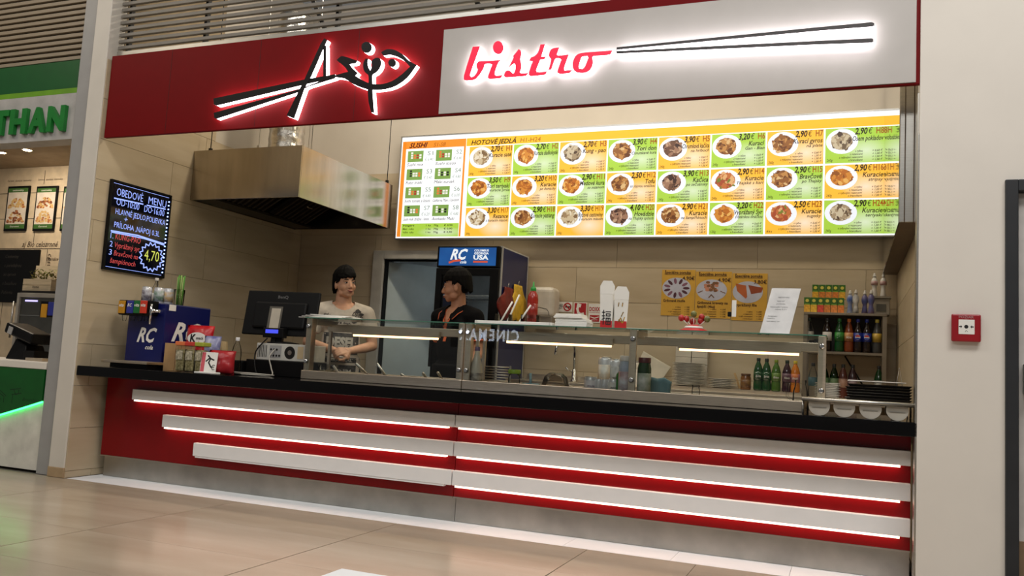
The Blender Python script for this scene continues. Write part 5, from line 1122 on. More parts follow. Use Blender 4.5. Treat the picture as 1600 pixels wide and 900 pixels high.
for px, lb in ((1366,'white milk drink bottle with red oval, left on the radio'),(1380,'white milk drink bottle with red oval, right on the radio')):
    q = P(px,458,Y=2.19); bottle((q.x,2.19,RT+.1455), .185, .0245, M_mw, M_mw, mat('red_oval_label', (160,40,40), .4, rgb2=(206,196,190), scale=18), lb, group='white milk drink bottles on the radio', style='figure', name='milk_drink_bottle')

# posters and notices on the back wall
WY = 2.344
wp_ = plane((0,WY-.002,0),(1,0,0),(0,0,1),(0,-1,0))
M_py = mat('poster_yellow', (216,168,66), .35, var=.03); M_pi = mat('poster_ink', (70,40,24), .6); M_pp = mat('poster_plate', (196,198,214), .4)
pxs = [P(1033,460,Y=WY).x, P(1086,460,Y=WY).x, P(1143,460,Y=WY).x, P(1199,460,Y=WY).x]; pz0_, pz1_ = 1.50, 1.895
PF = {'m': [mat('mussel_dark', (84,46,58), .5), mat('mussel_lilac', (134,90,110), .5)], 'k': [mat('shrimp_pink', (206,140,110), .5), mat('shrimp_brown', (130,90,60), .5)], 'f': [mat('fish_gold', (190,100,50), .5), mat('fish_brown', (150,70,36), .5)]}
for i, (nm, pr, lines, kind, lb) in enumerate((('Grilované mušle','4,90€',1,'m','yellow poster of grilled mussels, left of three'),('Grilované krevety na','4,90€',2,'k','yellow poster of grilled shrimp, middle of three'),('Vyprážaný file','3,80€',1,'f','yellow poster of fried fillet, right of three'))):
    a0, a1 = pxs[i]+.003, pxs[i+1]-.001; W = a1-a0; H = pz1_-pz0_; dz_ = -.012*i
    t = root('menu_poster', ((a0+a1)/2,WY,pz0_+dz_), lb, 'poster', 'special offer posters on the back wall'); 
    MB().box(a0,a1,WY-.004,WY-.0005,pz0_+dz_,pz1_+dz_).build('sheet', M_py, t)
    pp_ = plane((a0,WY-.0045,pz0_+dz_),(1,0,0),(0,0,1),(0,-1,0))
    m_ = MB(); disc(m_, pp_, W*.45,H*.60,W*.43,H*.23,.0005); m_.build('plate_photo', M_pp, t)
    m_ = MB(); random.seed(i+3)
    if kind == 'm':
        for k in range(11):
            an = 2*pi*k/11; cx_, cz_ = W*.45+W*.29*cos(an), H*.60+H*.155*sin(an); m_.flat([(cx_+W*.10*cos(t2)*cos(an)-W*.045*sin(t2)*sin(an), cz_+(W*.10*cos(t2)*sin(an)+W*.045*sin(t2)*cos(an))*.9) for t2 in [2*pi*j/10 for j in range(10)]],[tuple(range(10))],pp_,.001,k % 2)
    elif kind == 'k':
        for k in range(26): cx_, cz_ = W*random.uniform(.27,.62), H*random.uniform(.58,.78); disc(m_, pp_, cx_, cz_, W*.06, H*.03, .001+k*2e-5, k % 2, 7)
        for sg_ in (-1,1): stroke(m_, pp_, [(W*.45,H*.50),(W*(.45+.07*sg_),H*.44)], .008, .002, 1); stroke(m_, pp_, [(W*(.45+.25*sg_),H*.58),(W*(.45+.38*sg_),H*.54)], .006, .002, 1)
    else:
        m_.flat([(W*.10,H*.78),(W*.40,H*.74),(W*.44,H*.50),(W*.40,H*.46),(W*.15,H*.62)],[(0,1,2,3,4)],pp_,.001,0); m_.flat([(W*.46,H*.75),(W*.88,H*.70),(W*.84,H*.60),(W*.55,H*.56)],[(0,1,2,3)],pp_,.001,1)
    m_.build('food_photo', PF[kind], t)
    m_ = MB(); put(m_,'Špeciálna ponuka',pp_,W*.08,H*.915,.034,.001,bold=.02,width=W*.78); rect(m_, pp_, W*.08,W*.86,H*.895,H*.902,.001); put(m_,pr,pp_,W*.98,H*.78,.045,.002,bold=.008,align='R',width=W*.36)
    put(m_,nm,pp_,W*.06,H*.30,.032,.001,bold=.02,width=W*(.66 if lines == 1 else .85))
    if lines == 2: put(m_,'špajdli (4ks)',pp_,W*.06,H*.22,.03,.001,bold=.02,width=W*.5)
    for k, s_ in enumerate(('s ryžou','s rezancami','s ryž. rezancami','s hranolkami')): put(m_,s_,pp_,W*.60,H*(.175-.05*k),.017,.001,bold=.01,align='R',width=W*(.16,.25,.38,.27)[k]); put(m_,'+ 1,00€',pp_,W*.86,H*(.175-.05*k),.017,.001,bold=.01,align='R',width=W*.15)
    o_ = m_.build('poster_lettering', M_pi, t); o_['kind'] = 'stuff'
def notice(label, px0, px1, py0, py1, build, m=M_paper, cat='notice'):
    a, b = P(px0,py1,Y=WY), P(px1,py0,Y=WY); t = root('wall_notice', ((a.x+b.x)/2,WY,a.z), label, cat, 'notices on the back wall')
    MB().box(a.x,b.x,WY-.004,WY-.0005,a.z,b.z).build('sheet', m, t); build(t, plane((a.x,WY-.0048,a.z),(1,0,0),(0,0,1),(0,-1,0)), b.x-a.x, b.z-a.z)
M_nr = mat('notice_red', (176,30,36), .45)
def n1(t, p, W, H):
    m_ = MB(); put(m_,'ZÁKAZ',p,W*.05,H*.55,.03,.0005,bold=.01,width=W*.34); put(m_,'FAJČIŤ',p,W*.05,H*.3,.03,.0005,bold=.01,width=W*.36); stroke(m_,p,[(W*.58,H*.5),(W*.86,H*.5)],.012,.0005); m_.build('notice_lettering', M_ink, t)
    m_ = MB(); r_ = H*.36
    stroke(m_,p,[(W*.70+r_*cos(2*pi*k/20),H*.5+r_*sin(2*pi*k/20)) for k in range(21)],.011,.001); stroke(m_,p,[(W*.70-r_*.7,H*.5+r_*.7),(W*.70+r_*.7,H*.5-r_*.7)],.011,.0015); m_.build('ban_ring', M_nr, t)
notice('white no smoking notice beside the towel dispenser', 869.5,894.5,472,487, n1)
def n2(t, p, W, H):
    m_ = MB(); rect(m_,p,W*.05,W*.95,H*.04,H*.96,.0005); m_.build('red_field', M_nr, t)
    m_ = MB(); stroke(m_,p,[(W*.36,H*.82),(W*.28,H*.6),(W*.36,H*.36),(W*.62,H*.2)],.022,.001); stroke(m_,p,[(W*.32,H*.84),(W*.48,H*.8)],.03,.0012); stroke(m_,p,[(W*.55,H*.22),(W*.74,H*.26)],.03,.0012); m_.build('handset_symbol', M_paper, t)
notice('red emergency telephone sign on the tiled wall', 896,917.5,473,497, n2)
def n3(t, p, W, H):
    m_ = MB(); put(m_,'DOXX',p,W*.06,H*.62,.05,.0005,bold=.03,width=W*.88); put(m_,'stravné lístky',p,W*.06,H*.52,.014,.0005,width=W*.85); rect(m_,p,W*.12,W*.9,H*.06,H*.40,.0005); m_.build('red_print', M_nr, t)
    m_ = MB(); stroke(m_,p,[(W*.2,H*.30),(W*.5,H*.24),(W*.85,H*.31)],.008,.001); put(m_,'gastro',p,W*.5,H*.13,.02,.001,align='C',width=W*.5); m_.build('white_print', M_paper, t)
notice('white meal voucher sticker with red print', 919,939.5,475,504, n3)
def n4(t, p, W, H):
    m_ = MB()
    for k in range(5): rect(m_,p,W*.45,W*.85,H*(.86-.09*k),H*(.89-.09*k),.0005)
    put(m_,'A',p,W*.5,H*.36,.03,.0005,width=W*.2)
    for k in range(3): rect(m_,p,W*.25,W*.45,H*(.1+.09*k),H*(.13+.09*k),.0005)
    m_.build('notice_lettering', M_ink, t)
notice('white price notice behind the takeaway cartons', 964,981,477,504, n4)
# towel dispenser
a, b = P(823,504,Y=2.14), P(866,448,Y=2.14); t = root('towel_dispenser', ((a.x+b.x)/2,2.24,a.z), 'white paper towel dispenser on the back wall', 'towel dispenser')
o_ = MB().box(a.x,b.x,2.14,2.339,a.z+.05,b.z).build('cover', mat('dispenser_white', (214,206,192), .35), t); md = o_.modifiers.new('b','BEVEL'); md.width = .045; md.segments = 4
MB().box(a.x+.01,b.x-.01,2.16,2.336,a.z,a.z+.06).build('lower_tray', mat('dispenser_grey', (130,122,110), .4), t, bev=.01)
m_ = MB(); stroke(m_, plane((a.x,2.139,a.z),(1,0,0),(0,0,1),(0,-1,0)), [((b.x-a.x)*u, v) for u, v in ((.35,.13),(.45,.14),(.75,.125),(.83,.10),(.86,.07))], .004, .0005); m_.build('cover_joint', M_dark, t)
# rubber gloves hanging on the fridge side
hx = FX1+.006
def glove(label, px, py0, py1, m, dy, wob):
    a = P(px,py0,X=hx+.01); b = P(px,py1,X=hx+.01); t = root('rubber_glove', (hx,a.y,b.z), label, 'glove', 'rubber gloves on the fridge side'); vs = []; fs = []; nz, ny = 14, 9
    random.seed(wob)
    for s_ in (0,1):
        for j in range(nz+1):
            v = j/nz; wd = (.05+.05*sin(pi*min(1,v*1.3))+.03*(1-v))*1.9
            for i in range(ny+1):
                u = i/ny*2-1; vs.append((hx+.004+s_*(.004+.02*(1-u*u)*sin(pi*(.1+.8*v)))+.006*s_*sin(u*6+v*7+wob), a.y+u*wd+dy+.012*sin(v*8+wob), b.z+(a.z-b.z)*v+.012*sin(u*5+wob)*(1-v)))
    k = (nz+1)*(ny+1)
    for s_ in (0,1):
        for j in range(nz):
            for i in range(ny): q_ = s_*k+j*(ny+1)+i; fs.append((q_,q_+1,q_+ny+2,q_+ny+1))
    for i in range(ny): fs.append((i,i+1,k+i+1,k+i)); w_ = nz*(ny+1)+i; fs.append((w_,w_+1,k+w_+1,k+w_))
    for j in range(nz): w_ = j*(ny+1); fs.append((w_,w_+ny+1,k+w_+ny+1,k+w_)); w_ += ny; fs.append((w_,w_+ny+1,k+w_+ny+1,k+w_))
    MB().add(vs, fs, 0, True).build('glove_body', m, t); MB().lathe([(.012,0),(.012,.006)],(hx-.006,a.y+dy,a.z-.01),12,axis=(1,0,0)).tube([(hx+.001,a.y+dy,a.z-.012),(hx+.005,a.y+dy+.01,a.z+.04)],.003,6).build('hook', M_alu, t)
glove('yellow rubber glove hanging on the fridge side', 808,445,502, mat('glove_yellow', (236,190,60), .45, var=.12, scale=20), .05, 3)
glove('dark red rubber glove hanging behind the yellow one', 797,450,500, mat('glove_red', (120,30,26), .45, var=.12, scale=20), -.03, 7)

# ------------------------------------------------------------------ people
def remesh(mb, name, m, voxel, smooth=4, parent=None, cut=None):
    """fuse overlapping volumes into one continuous skin"""
    me = bpy.data.meshes.new('tmp'); me.from_pydata(mb.v, [], mb.f); ob = bpy.data.objects.new('tmp', me); C.objects.link(ob)
    md = ob.modifiers.new('r', 'REMESH'); md.mode = 'VOXEL'; md.voxel_size = voxel; md.use_smooth_shade = True
    if smooth: ms = ob.modifiers.new('s', 'SMOOTH'); ms.factor = .5; ms.iterations = smooth
    dg = bpy.context.evaluated_depsgraph_get(); me2 = bpy.data.meshes.new_from_object(ob.evaluated_get(dg)); bpy.data.objects.remove(ob)
    me2.name = name; me2.materials.clear(); me2.materials.append(m)
    for p in me2.polygons: p.use_smooth = True
    if cut:
        bm = bmesh.new(); bm.from_mesh(me2); bmesh.ops.delete(bm, geom=[v for v in bm.verts if cut(v.co)], context='VERTS'); bm.to_mesh(me2); bm.free()
    o = bpy.data.objects.new(name, me2); C.objects.link(o); o.parent = parent
    return o
class Body(MB):
    def cap(s, p0, r0, p1, r1, fl=1., n=14):
        """tapered limb piece with round ends, flattened front to back by fl"""
        p0, p1 = Vector(p0), Vector(p1); d = p1-p0; L = d.length; prof = []
        for k in range(5): a = -pi/2+pi/2*k/4; prof.append((max(r0*cos(a),1e-4), r0*sin(a)))
        for k in range(5): a = pi/2*k/4; prof.append((max(r1*cos(a),1e-4), L+r1*sin(a)))
        M = Vector((0,0,1)).rotation_difference(d.normalized()).to_matrix()
        k0 = len(s.v); MB.lathe(s, prof, (0,0,0), n)
        for i in range(k0, len(s.v)):
            q = M @ Vector(s.v[i]); q.y *= fl; s.v[i] = tuple(q+p0)
        return s
    def sleeve(s, p0, r0, p1, r1, n=18):
        return s.cyl(p0, p1, r0, r1, n)
    def chain(s, pts, fl=1.):
        for (a, ra), (b, rb) in zip(pts, pts[1:]): s.cap(a, ra, b, rb, fl)
        return s
def skinmat(name, rgb):
    m = mat(name, rgb, .5, var=.05, scale=18); b = m.node_tree.nodes['Principled BSDF']; b.inputs['Subsurface Weight'].default_value = .08; b.inputs['Subsurface Radius'].default_value = (.02,.008,.004); return m
M_skin = skinmat('skin_warm', (214,164,132)); M_skin2 = skinmat('skin_tan', (196,140,108))
M_hair = mat('black_hair', (10,8,7), .7, spec=.12, var=.2, scale=60, stretch=(3,3,.6)); M_lip = mat('lip', (172,92,84), .4); M_eye = mat('eye_dark', (22,15,13), .15); M_eyew = mat('eye_white', (206,198,190), .3)

def head(b, c, M):
    """head volumes about the point between the ears; face towards -y"""
    c = Vector(c); E = lambda p, r, R=None: b.ell(c+M @ Vector(p), r, M @ R if R else M)
    E((0,.018,.040),(.077,.097,.088)); E((0,-.018,-.012),(.068,.078,.088)); E((0,-.034,-.062),(.052,.052,.046)); E((0,-.062,-.092),(.026,.022,.020))
    for sx in (-1,1):
        E((sx*.040,-.048,-.028),(.030,.034,.030)); E((sx*.047,-.012,-.070),(.022,.034,.026)); E((sx*.030,-.074,.026),(.026,.016,.010))
        E((sx*.079,.010,-.008),(.010,.022,.033),Matrix.Rotation(sx*.25,3,'Z')); E((sx*.0125,-.096,-.036),(.0085,.010,.008))
    b.cap(c+M @ Vector((0,-.086,.020)),.009,c+M @ Vector((0,-.104,-.030)),.0135); E((0,-.083,-.066),(.028,.016,.016))
def face_parts(par, c, M, brow=.0, smile=.004, half=False):
    c = Vector(c)
    for sx in (-1,1):
        e = MB(); p = c+M @ Vector((sx*.031,-.0865,.006)); e.ell(p,(.0155,.007,.0058),M); o = e.build('eye', M_eyew, par)
        MB().ell(c+M @ Vector((sx*.031,-.0915,.0055)),(.0068,.0035,.0058),M,nu=12,nv=8).build('iris', M_eye, o)
        m_ = MB(); m_.tube([c+M @ Vector((sx*(.031+dx),-.0925+abs(dx)*.28,.0105-abs(dx)*.16)) for dx in (-.017,-.008,0,.008,.017)],[.0012,.0022,.0026,.0024,.0014],6).build('eyelid', M_hair, o)
        m_ = MB(); m_.tube([c+M @ Vector((sx*a,y_,z_)) for a, y_, z_ in ((.014,-.093,.027),(.028,-.094,.031+brow),(.042,-.086,.030+brow),(.052,-.074,.025))],[.0025,.0042,.0038,.0018],6).build('eyebrow', M_hair, par)
    m_ = MB(); m_.tube([c+M @ Vector((a,y_,-.0655+smile*(abs(a)/.022)**1.5)) for a, y_ in ((-.024,-.088),(-.014,-.097),(0,-.101),(.014,-.097),(.024,-.088))],[.0015,.0040,.0045,.0040,.0015],6).build('upper_lip', M_lip, par)
    m_ = MB(); m_.tube([c+M @ Vector((a,y_,-.0735+smile*(abs(a)/.022)**1.5)) for a, y_ in ((-.018,-.090),(-.010,-.096),(0,-.098),(.010,-.096),(.018,-.090))],[.0015,.0042,.0050,.0042,.0015],6).build('lower_lip', M_lip, par)
    m_ = MB(); m_.tube([c+M @ Vector((a,y_,-.0700+smile*(abs(a)/.022)**1.5)) for a, y_ in ((-.025,-.0895),(-.012,-.1005),(0,-.1035),(.012,-.1005),(.025,-.0895))],.0012,5).build('mouth_line', mat('mouth_dark', (70,30,28), .5), par)
def hair(par, c, M, sweep=.0, fringe=.062, nape=-.075, side=.0, seed=1, part=.02):
    """short tousled hair: a skull cap of volume and many thin strands combed from a parting"""
    c = Vector(c); random.seed(seed); b = Body(); S = lambda p: c+M @ Vector(p)
    b.ell(S((0,.030,.058)),(.080,.092,.082),M); b.ell(S((0,.070,.012)),(.070,.048,.060),M); b.ell(S((0,.072,nape+.035)),(.056,.036,.035),M)
    n = 64
    for k in range(n):
        an = 2*pi*k/n+random.uniform(-.05,.05); x_, y_ = sin(an), -cos(an)
        fr = max(0, -y_); bk = max(0, y_)
        if y_ < -.45: ez = fringe+sweep*x_*.030+random.uniform(-.020,.010); rr_ = .010
        elif y_ < .12: ez = side+.012+random.uniform(-.022,.008) if abs(x_) > .9 and y_ < -.12 else side+.024+random.uniform(-.008,.008)
        else: ez = side+(nape-side)*min(1,bk*1.25)+random.uniform(-.012,.012)
        pts = []; top = .098+random.uniform(-.004,.010)
        for j in range(6):
            t = j/5; el = max(1.40-t*1.75, 0); z_ = .050+top*sin(el); rr = cos(el); tw = an+sweep*(1-t)*.9*(1 if y_ < 0 else -.3)
            if j >= 4: z_ = .050+(ez-.050)*(j-3)/2; rr = 1.+.035*(j-4)
            pts.append((S((.084*sin(tw)*rr+part*(1-t), .024-(.113 if cos(tw) > 0 else .104)*cos(tw)*rr, z_)), (.015,.0145,.0135,.012,.010,.0045)[j]*random.uniform(.85,1.15)))
        b.chain(pts)
    return remesh(b, 'hair', M_hair, .0040, 1, par)
def hand(b, w, d, up, sx, curl, spread=.0, scale=1.):
    """wrist w, finger direction d, palm-back normal up; five fingers, thumb leaving the side of the palm"""
    w, d, up = Vector(w), Vector(d).normalized(), Vector(up).normalized(); side = d.cross(up).normalized()*sx; s = scale
    for k in range(4): b.cap(w+side*(-.012+.008*k-.0)*s, .016*s, w+d*.085*s+side*(-.030+.020*k)*s, .0115*s)
    for k, L in enumerate((.072,.082,.076,.060)):
        p = w+d*.088*s+side*(-.030+.020*k)*s; ang = 0.; pts = [(p, .0098*s)]
        for j, f in enumerate((.45,.31,.24)):
            ang += curl*(1.,1.1,.8)[j]; dd = d*cos(ang)-up*sin(ang)+side*spread*(k-1.5)*.1; p = p+dd.normalized()*L*f*s; pts.append((p, (.0092,.0085,.0075)[j]*s))
        b.chain(pts)
    p = w+d*.030*s-side*.026*s; t1 = p+(d*.55-side*.75-up*.35).normalized()*.042*s; t2 = t1+(d*.9-side*.15-up*.45).normalized()*.030*s; t3 = t2+(d*.95+side*.15-up*.4).normalized()*.024*s
    b.chain([(p,.014*s),(t1,.012*s),(t2,.0105*s),(t3,.0085*s)])
def torso(b, g=0., sh=.19, belly=0.):
    """trunk, hips and legs of a standing figure 1.75 m tall, facing -y, feet at z=0; g swells it for clothing"""
    b.ell((0,.0,1.30),(.165+g,.105+g,.16+g)); b.ell((0,-.005,1.12),(.150+g,.105+belly+g,.16+g)); b.ell((0,.005,.95),(.165+g,.115+belly*.6+g,.13+g))
    for s in (-1,1): b.cap((s*.030,.02,1.430),.040+g,(s*(sh-.005),.012,1.378),.052+g); b.cap((s*.05,.01,1.37),.07+g,(s*(sh-.03),.01,1.365),.058+g); b.ell((s*.075,-.055,1.29),(.075+g,.045+g,.06+g))

# --- the young man in the printed T-shirt
P1 = P(537,463,Y=1.02); base1 = Vector((P1.x-.01,1.04,0)); H1 = radians(36)
p1 = root('person', (0,0,0), 'young man in grey printed T-shirt standing with clasped hands', 'person')
b = Body(); k1 = .985
hc1 = Vector((0,-.02,1.605)); Mh1 = Matrix.Rotation(radians(24),3,'Z') @ Matrix.Rotation(radians(-4),3,'Y') @ Matrix.Rotation(radians(-4),3,'X')
head(b, hc1, Mh1); b.cap((0,.02,1.54),.063,(0,.022,1.42),.070); torso(b, 0, .20, .01)
for s in (-1,1):
    b.chain([((s*.09,.01,.90),.085),((s*.10,.0,.50),.058),((s*.10,.02,.10),.040)]); b.cap((s*.10,.03,.05),.042,(s*.11,-.12,.035),.036)
    sh = Vector((s*.195,.01,1.372)); el = Vector((s*.265,.0,1.11)); wr = Vector((s*.060,-.235,1.055))
    b.chain([(sh,.058),((sh+el)/2+Vector((s*.006,0,0)),.050),(el,.042),((el*.6+wr*.4)+Vector((s*.01,-.01,0)),.041),(wr,.027)])
hand(b, (.060,-.240,1.058), (-.75,-.45,-.10), (.2,-.75,.6), 1, .62, scale=1.0)
hand(b, (-.060,-.235,1.050), (.80,-.40,-.05), (-.1,-.8,.55), -1, .55, scale=1.0)
body1 = remesh(b, 'body', M_skin, .0058, 2, p1)
face_parts(p1, hc1, Mh1, .002, .007); hair(p1, hc1, Mh1, .55, .078, -.058, .0, 4)
M_tee = mat('tee_grey', (196,186,170), .8, bump=.1, scale=30, var=.04)
c1 = Body(); torso(c1, .014, .20, .012); c1.cyl((0,.01,.84),(0,0,1.0),.172,.168,28)
for s in (-1,1):
    sh = Vector((s*.198,.01,1.372)); el = Vector((s*.265,.0,1.11)); e = sh+(el-sh)*.66; c1.cap(sh,.070,sh+(el-sh)*.3,.069); c1.sleeve(sh,.068,e,.076)
tee = remesh(c1, 'tshirt', M_tee, .008, 5, p1, cut=lambda v: v.z > 1.40 and (v.x/.082)**2+((v.y-.012)/.080)**2 < 1 or (v.y < .0 and abs(v.x) < .085 and v.z > 1.392+(v.x/.085)**2*.05))
def project(o, pl2, tv, tf, name, m, off=.003):
    me = o.data; bv = BVHTree.FromPolygons([v.co for v in me.vertices], [p.vertices for p in me.polygons]); bmx = bmesh.new(); vs = [bmx.verts.new((a, -.6, z)) for a, z in tv]
    for f in tf:
        try: bmx.faces.new([vs[i] for i in f])
        except ValueError: pass
    bmesh.ops.triangulate(bmx, faces=bmx.faces); bmesh.ops.subdivide_edges(bmx, edges=[e for e in bmx.edges if e.calc_length() > .02], cuts=2)
    bad = []
    for v in bmx.verts:
        hit = bv.ray_cast(Vector((v.co.x,-.6,v.co.z)), Vector((0,1,0)))
        if hit[0] is None or hit[1].y > -.1: bad.append(v)
        else: v.co = hit[0]+hit[1]*off
    bmesh.ops.delete(bmx, geom=bad, context='VERTS'); me2 = bpy.data.meshes.new(name); bmx.to_mesh(me2); bmx.free(); me2.materials.append(m); o2 = bpy.data.objects.new(name, me2); C.objects.link(o2); o2.parent = o.parent if o.parent.type == 'EMPTY' else o; return o2
def tword(s, a, z, size, wd, bold=.03, shear=0., rot=0.):
    tv, tf = text(s, size, bold=bold, shear=shear, width=wd, align='C'); cr, sr = cos(rot), sin(rot)
    return [(a+x*cr-y*sr, z+x*sr+y*cr) for x, y in tv], tf
M_tink = mat('tee_black_ink', (26,24,26), .8, rgb2=(84,80,76), scale=26); M_tpale = mat('tee_pale_ink', (176,172,160), .8)
def patch(a0, a1, z0, z1): return [(a0+(a1-a0)*i/8, z0+(z1-z0)*j/6) for j in range(7) for i in range(9)], [(j*9+i,j*9+i+1,j*9+i+10,j*9+i+9) for j in range(6) for i in range(8)]
for args in (patch(-.14,.14,1.03,1.20),patch(-.13,.13,.96,1.0),patch(-.12,.13,.84,.94)): project(tee, None, *args, 'shirt_print', M_tink, .002)
for args in (tword('DESEL',0,1.088,.105,.235,.06),tword('INDUSTRY',0,1.04,.045,.2,.03),tword('ORIGINAL',0,.968,.032,.19,.03),tword('DENIM',.01,.87,.05,.16,.03)): project(tee, None, *args, 'shirt_lettering', M_tpale if args[0][0][1] not in () else M_tink, .0045)
for args in (tword('DESEL',.115,1.33,.045,.10,.03,rot=-.45),tword('div.',-.13,1.335,.035,.06,.02,rot=.3),tword('1978 dept.',.0,1.275,.028,.14,.02)): project(tee, None, *args, 'shirt_lettering', M_tink, .0045)
random.seed(3)
for k in range(9):
    a, z = random.choice(((.12,1.385),(.15,1.36),(.09,1.30),(-.06,1.29),(.10,.99),(-.07,.88),(.15,1.30),(.06,1.10),(-.1,1.1)))
    pts = [(a+random.uniform(.4,1)*.030*cos(2*pi*i/8), z+random.uniform(.4,1)*.022*sin(2*pi*i/8)) for i in range(8)]; project(tee, None, pts, [tuple(range(8))], 'shirt_print', M_tink, .0035)
M_jean = mat('jeans_dark', (40,44,58), .8, bump=.1, scale=40)
c1 = Body(); c1.ell((0,.005,.92),(.175,.125,.10))
for s in (-1,1): c1.cap((s*.09,.01,.88),.094,(s*.10,.0,.50),.074); c1.sleeve((s*.10,.0,.52),.074,(s*.10,.02,.07),.062)
remesh(c1, 'jeans', M_jean, .010, 3, p1)
for s in (-1,1): MB().ell((s*.108,-.05,.030),(.046,.12,.034)).build('shoe', M_black, p1)
p1.location = base1; p1.rotation_euler.z = H1; p1.scale = (k1,k1,k1)

# --- the man in the black polo shirt, seen in profile
P2 = P(712,450,Y=1.12); base2 = Vector((P2.x+.015,1.13,0)); H2 = radians(-18)
p2 = root('person', (0,0,0), 'man in black polo shirt with orange placket looking left', 'person')
b = Body(); hc2 = Vector((0,-.025,1.605)); Mh2 = Matrix.Rotation(radians(-54),3,'Z') @ Matrix.Rotation(radians(5),3,'X')
head(b, hc2, Mh2); b.cap((0,.015,1.54),.057,(0,.022,1.42),.064); torso(b, 0, .20)
for s in (-1,1):
    b.chain([((s*.09,.01,.90),.085),((s*.10,.0,.50),.058),((s*.10,.02,.10),.040)]); b.cap((s*.10,.03,.05),.042,(s*.11,-.12,.035),.036)
    sh = Vector((s*.200,.01,1.372)); el = Vector((.245,.02,1.10)) if s > 0 else Vector((-.205,.095,1.11)); wr = Vector((s*.245,-.10,.885)) if s > 0 else Vector((-.10,.185,.96))
    b.chain([(sh,.058),((sh+el)/2,.049),(el,.041),(el*.6+wr*.4,.040),(wr,.027)])
hand(b, (.245,-.105,.880), (-.05,-.35,-.9), (.9,-.2,.1), 1, .35); hand(b, (-.10,.190,.957), (.6,.1,-.6), (.1,.9,.2), -1, .35)
remesh(b, 'body', M_skin2, .0058, 2, p2)
face_parts(p2, hc2, Mh2, .0, .001); hair(p2, hc2, Mh2, .25, .080, -.035, .022, 8, 0.)
M_polo = mat('polo_black', (10,9,10), .9, spec=.15, bump=.1, scale=40); M_or = mat('polo_orange', (206,96,50), .7)
c1 = Body(); torso(c1, .015, .20); c1.cyl((0,.01,.86),(0,0,1.0),.172,.168,28)
for s in (-1,1):
    sh = Vector((s*.200,.01,1.372)); el = Vector((.245,.02,1.10)) if s > 0 else Vector((-.205,.095,1.11)); c1.cap(sh,.070,sh+(el-sh)*.3,.068); c1.sleeve(sh,.068,sh+(el-sh)*.70,.074)
polo = remesh(c1, 'polo_shirt', M_polo, .008, 5, p2, cut=lambda v: (v.z > 1.40 and (v.x/.078)**2+((v.y-.012)/.076)**2 < 1) or (v.y < -.02 and v.z > 1.40 and abs(v.x) < .055) or (v.y < -.05 and v.z > 1.29 and abs(v.x) < .030*(v.z-1.27)/.13))
for s in (-1,1): e0_ = Vector((s*.200,.01,1.372)); e1_ = Vector((.245,.02,1.10)) if s > 0 else Vector((-.205,.095,1.11)); e = e0_.lerp(e1_, .71); d_ = (e1_-e0_).normalized(); MB().cyl(e-d_*.012,e,.0755,.0755,24).build('sleeve_trim', M_or, p2)
# placket and collar follow the chest
pv = [(a, z) for z in (1.17,1.22,1.27,1.31) for a in (-.014,-.005,.005,.014)]; project(polo, None, pv, [(j*4+i,j*4+i+1,j*4+i+5,j*4+i+4) for j in range(3) for i in range(3)], 'placket', M_or, .004)
for s in (-1,1):
    col_ = [Vector((s*.072,.045,1.455)),Vector((s*.080,-.01,1.462)),Vector((s*.062,-.060,1.440)),Vector((s*.030,-.095,1.385))]; out_ = [Vector((s*.115,.055,1.440)),Vector((s*.120,-.02,1.432)),Vector((s*.105,-.085,1.395)),Vector((s*.075,-.125,1.345))]
    for nm, mm, dz in (('collar',M_polo,0),):
        vs = [p+Vector((0,0,dz)) for p in col_+out_]+[p+Vector((0,0,dz-.003)) for p in col_+out_]; fs = [(i,i+1,i+5,i+4) for i in range(3)]+[(i+12,i+13,i+9,i+8) for i in range(3)]+[(i,i+8,i+9,i+1) for i in range(3)]+[(i+4,i+5,i+13,i+12) for i in range(3)]+[(0,4,12,8),(3,11,15,7)]
        if nm == 'collar_lining': vs = [v+Vector((s*.004,-.004,.0)) for v in vs]
        MB().add(vs, fs, 0, False).build(nm, mm, p2)
    MB().tube([p+Vector((0,-.001,-.001)) for p in out_],.0035,6).build('collar_piping', M_or, p2)
    op = [Vector((s*.058,-.055,1.425)),Vector((s*.046,-.088,1.380)),Vector((s*.026,-.112,1.330)),Vector((s*.012,-.122,1.285))]; MB().tube(op,[.006,.008,.008,.006],6).build('neck_trim', M_or, p2)
c1 = Body(); c1.ell((0,.005,.92),(.174,.124,.10))
for s in (-1,1): c1.cap((s*.09,.01,.88),.094,(s*.10,.0,.50),.074); c1.sleeve((s*.10,.0,.52),.074,(s*.10,.02,.07),.062)
remesh(c1, 'trousers', mat('trousers_black', (12,12,15), .9, spec=.15), .010, 3, p2)
for s in (-1,1): MB().ell((s*.108,-.05,.030),(.046,.12,.034)).build('shoe', M_black, p2)
p2.location = base2; p2.rotation_euler.z = H2; p2.scale = (.985,.985,.985)

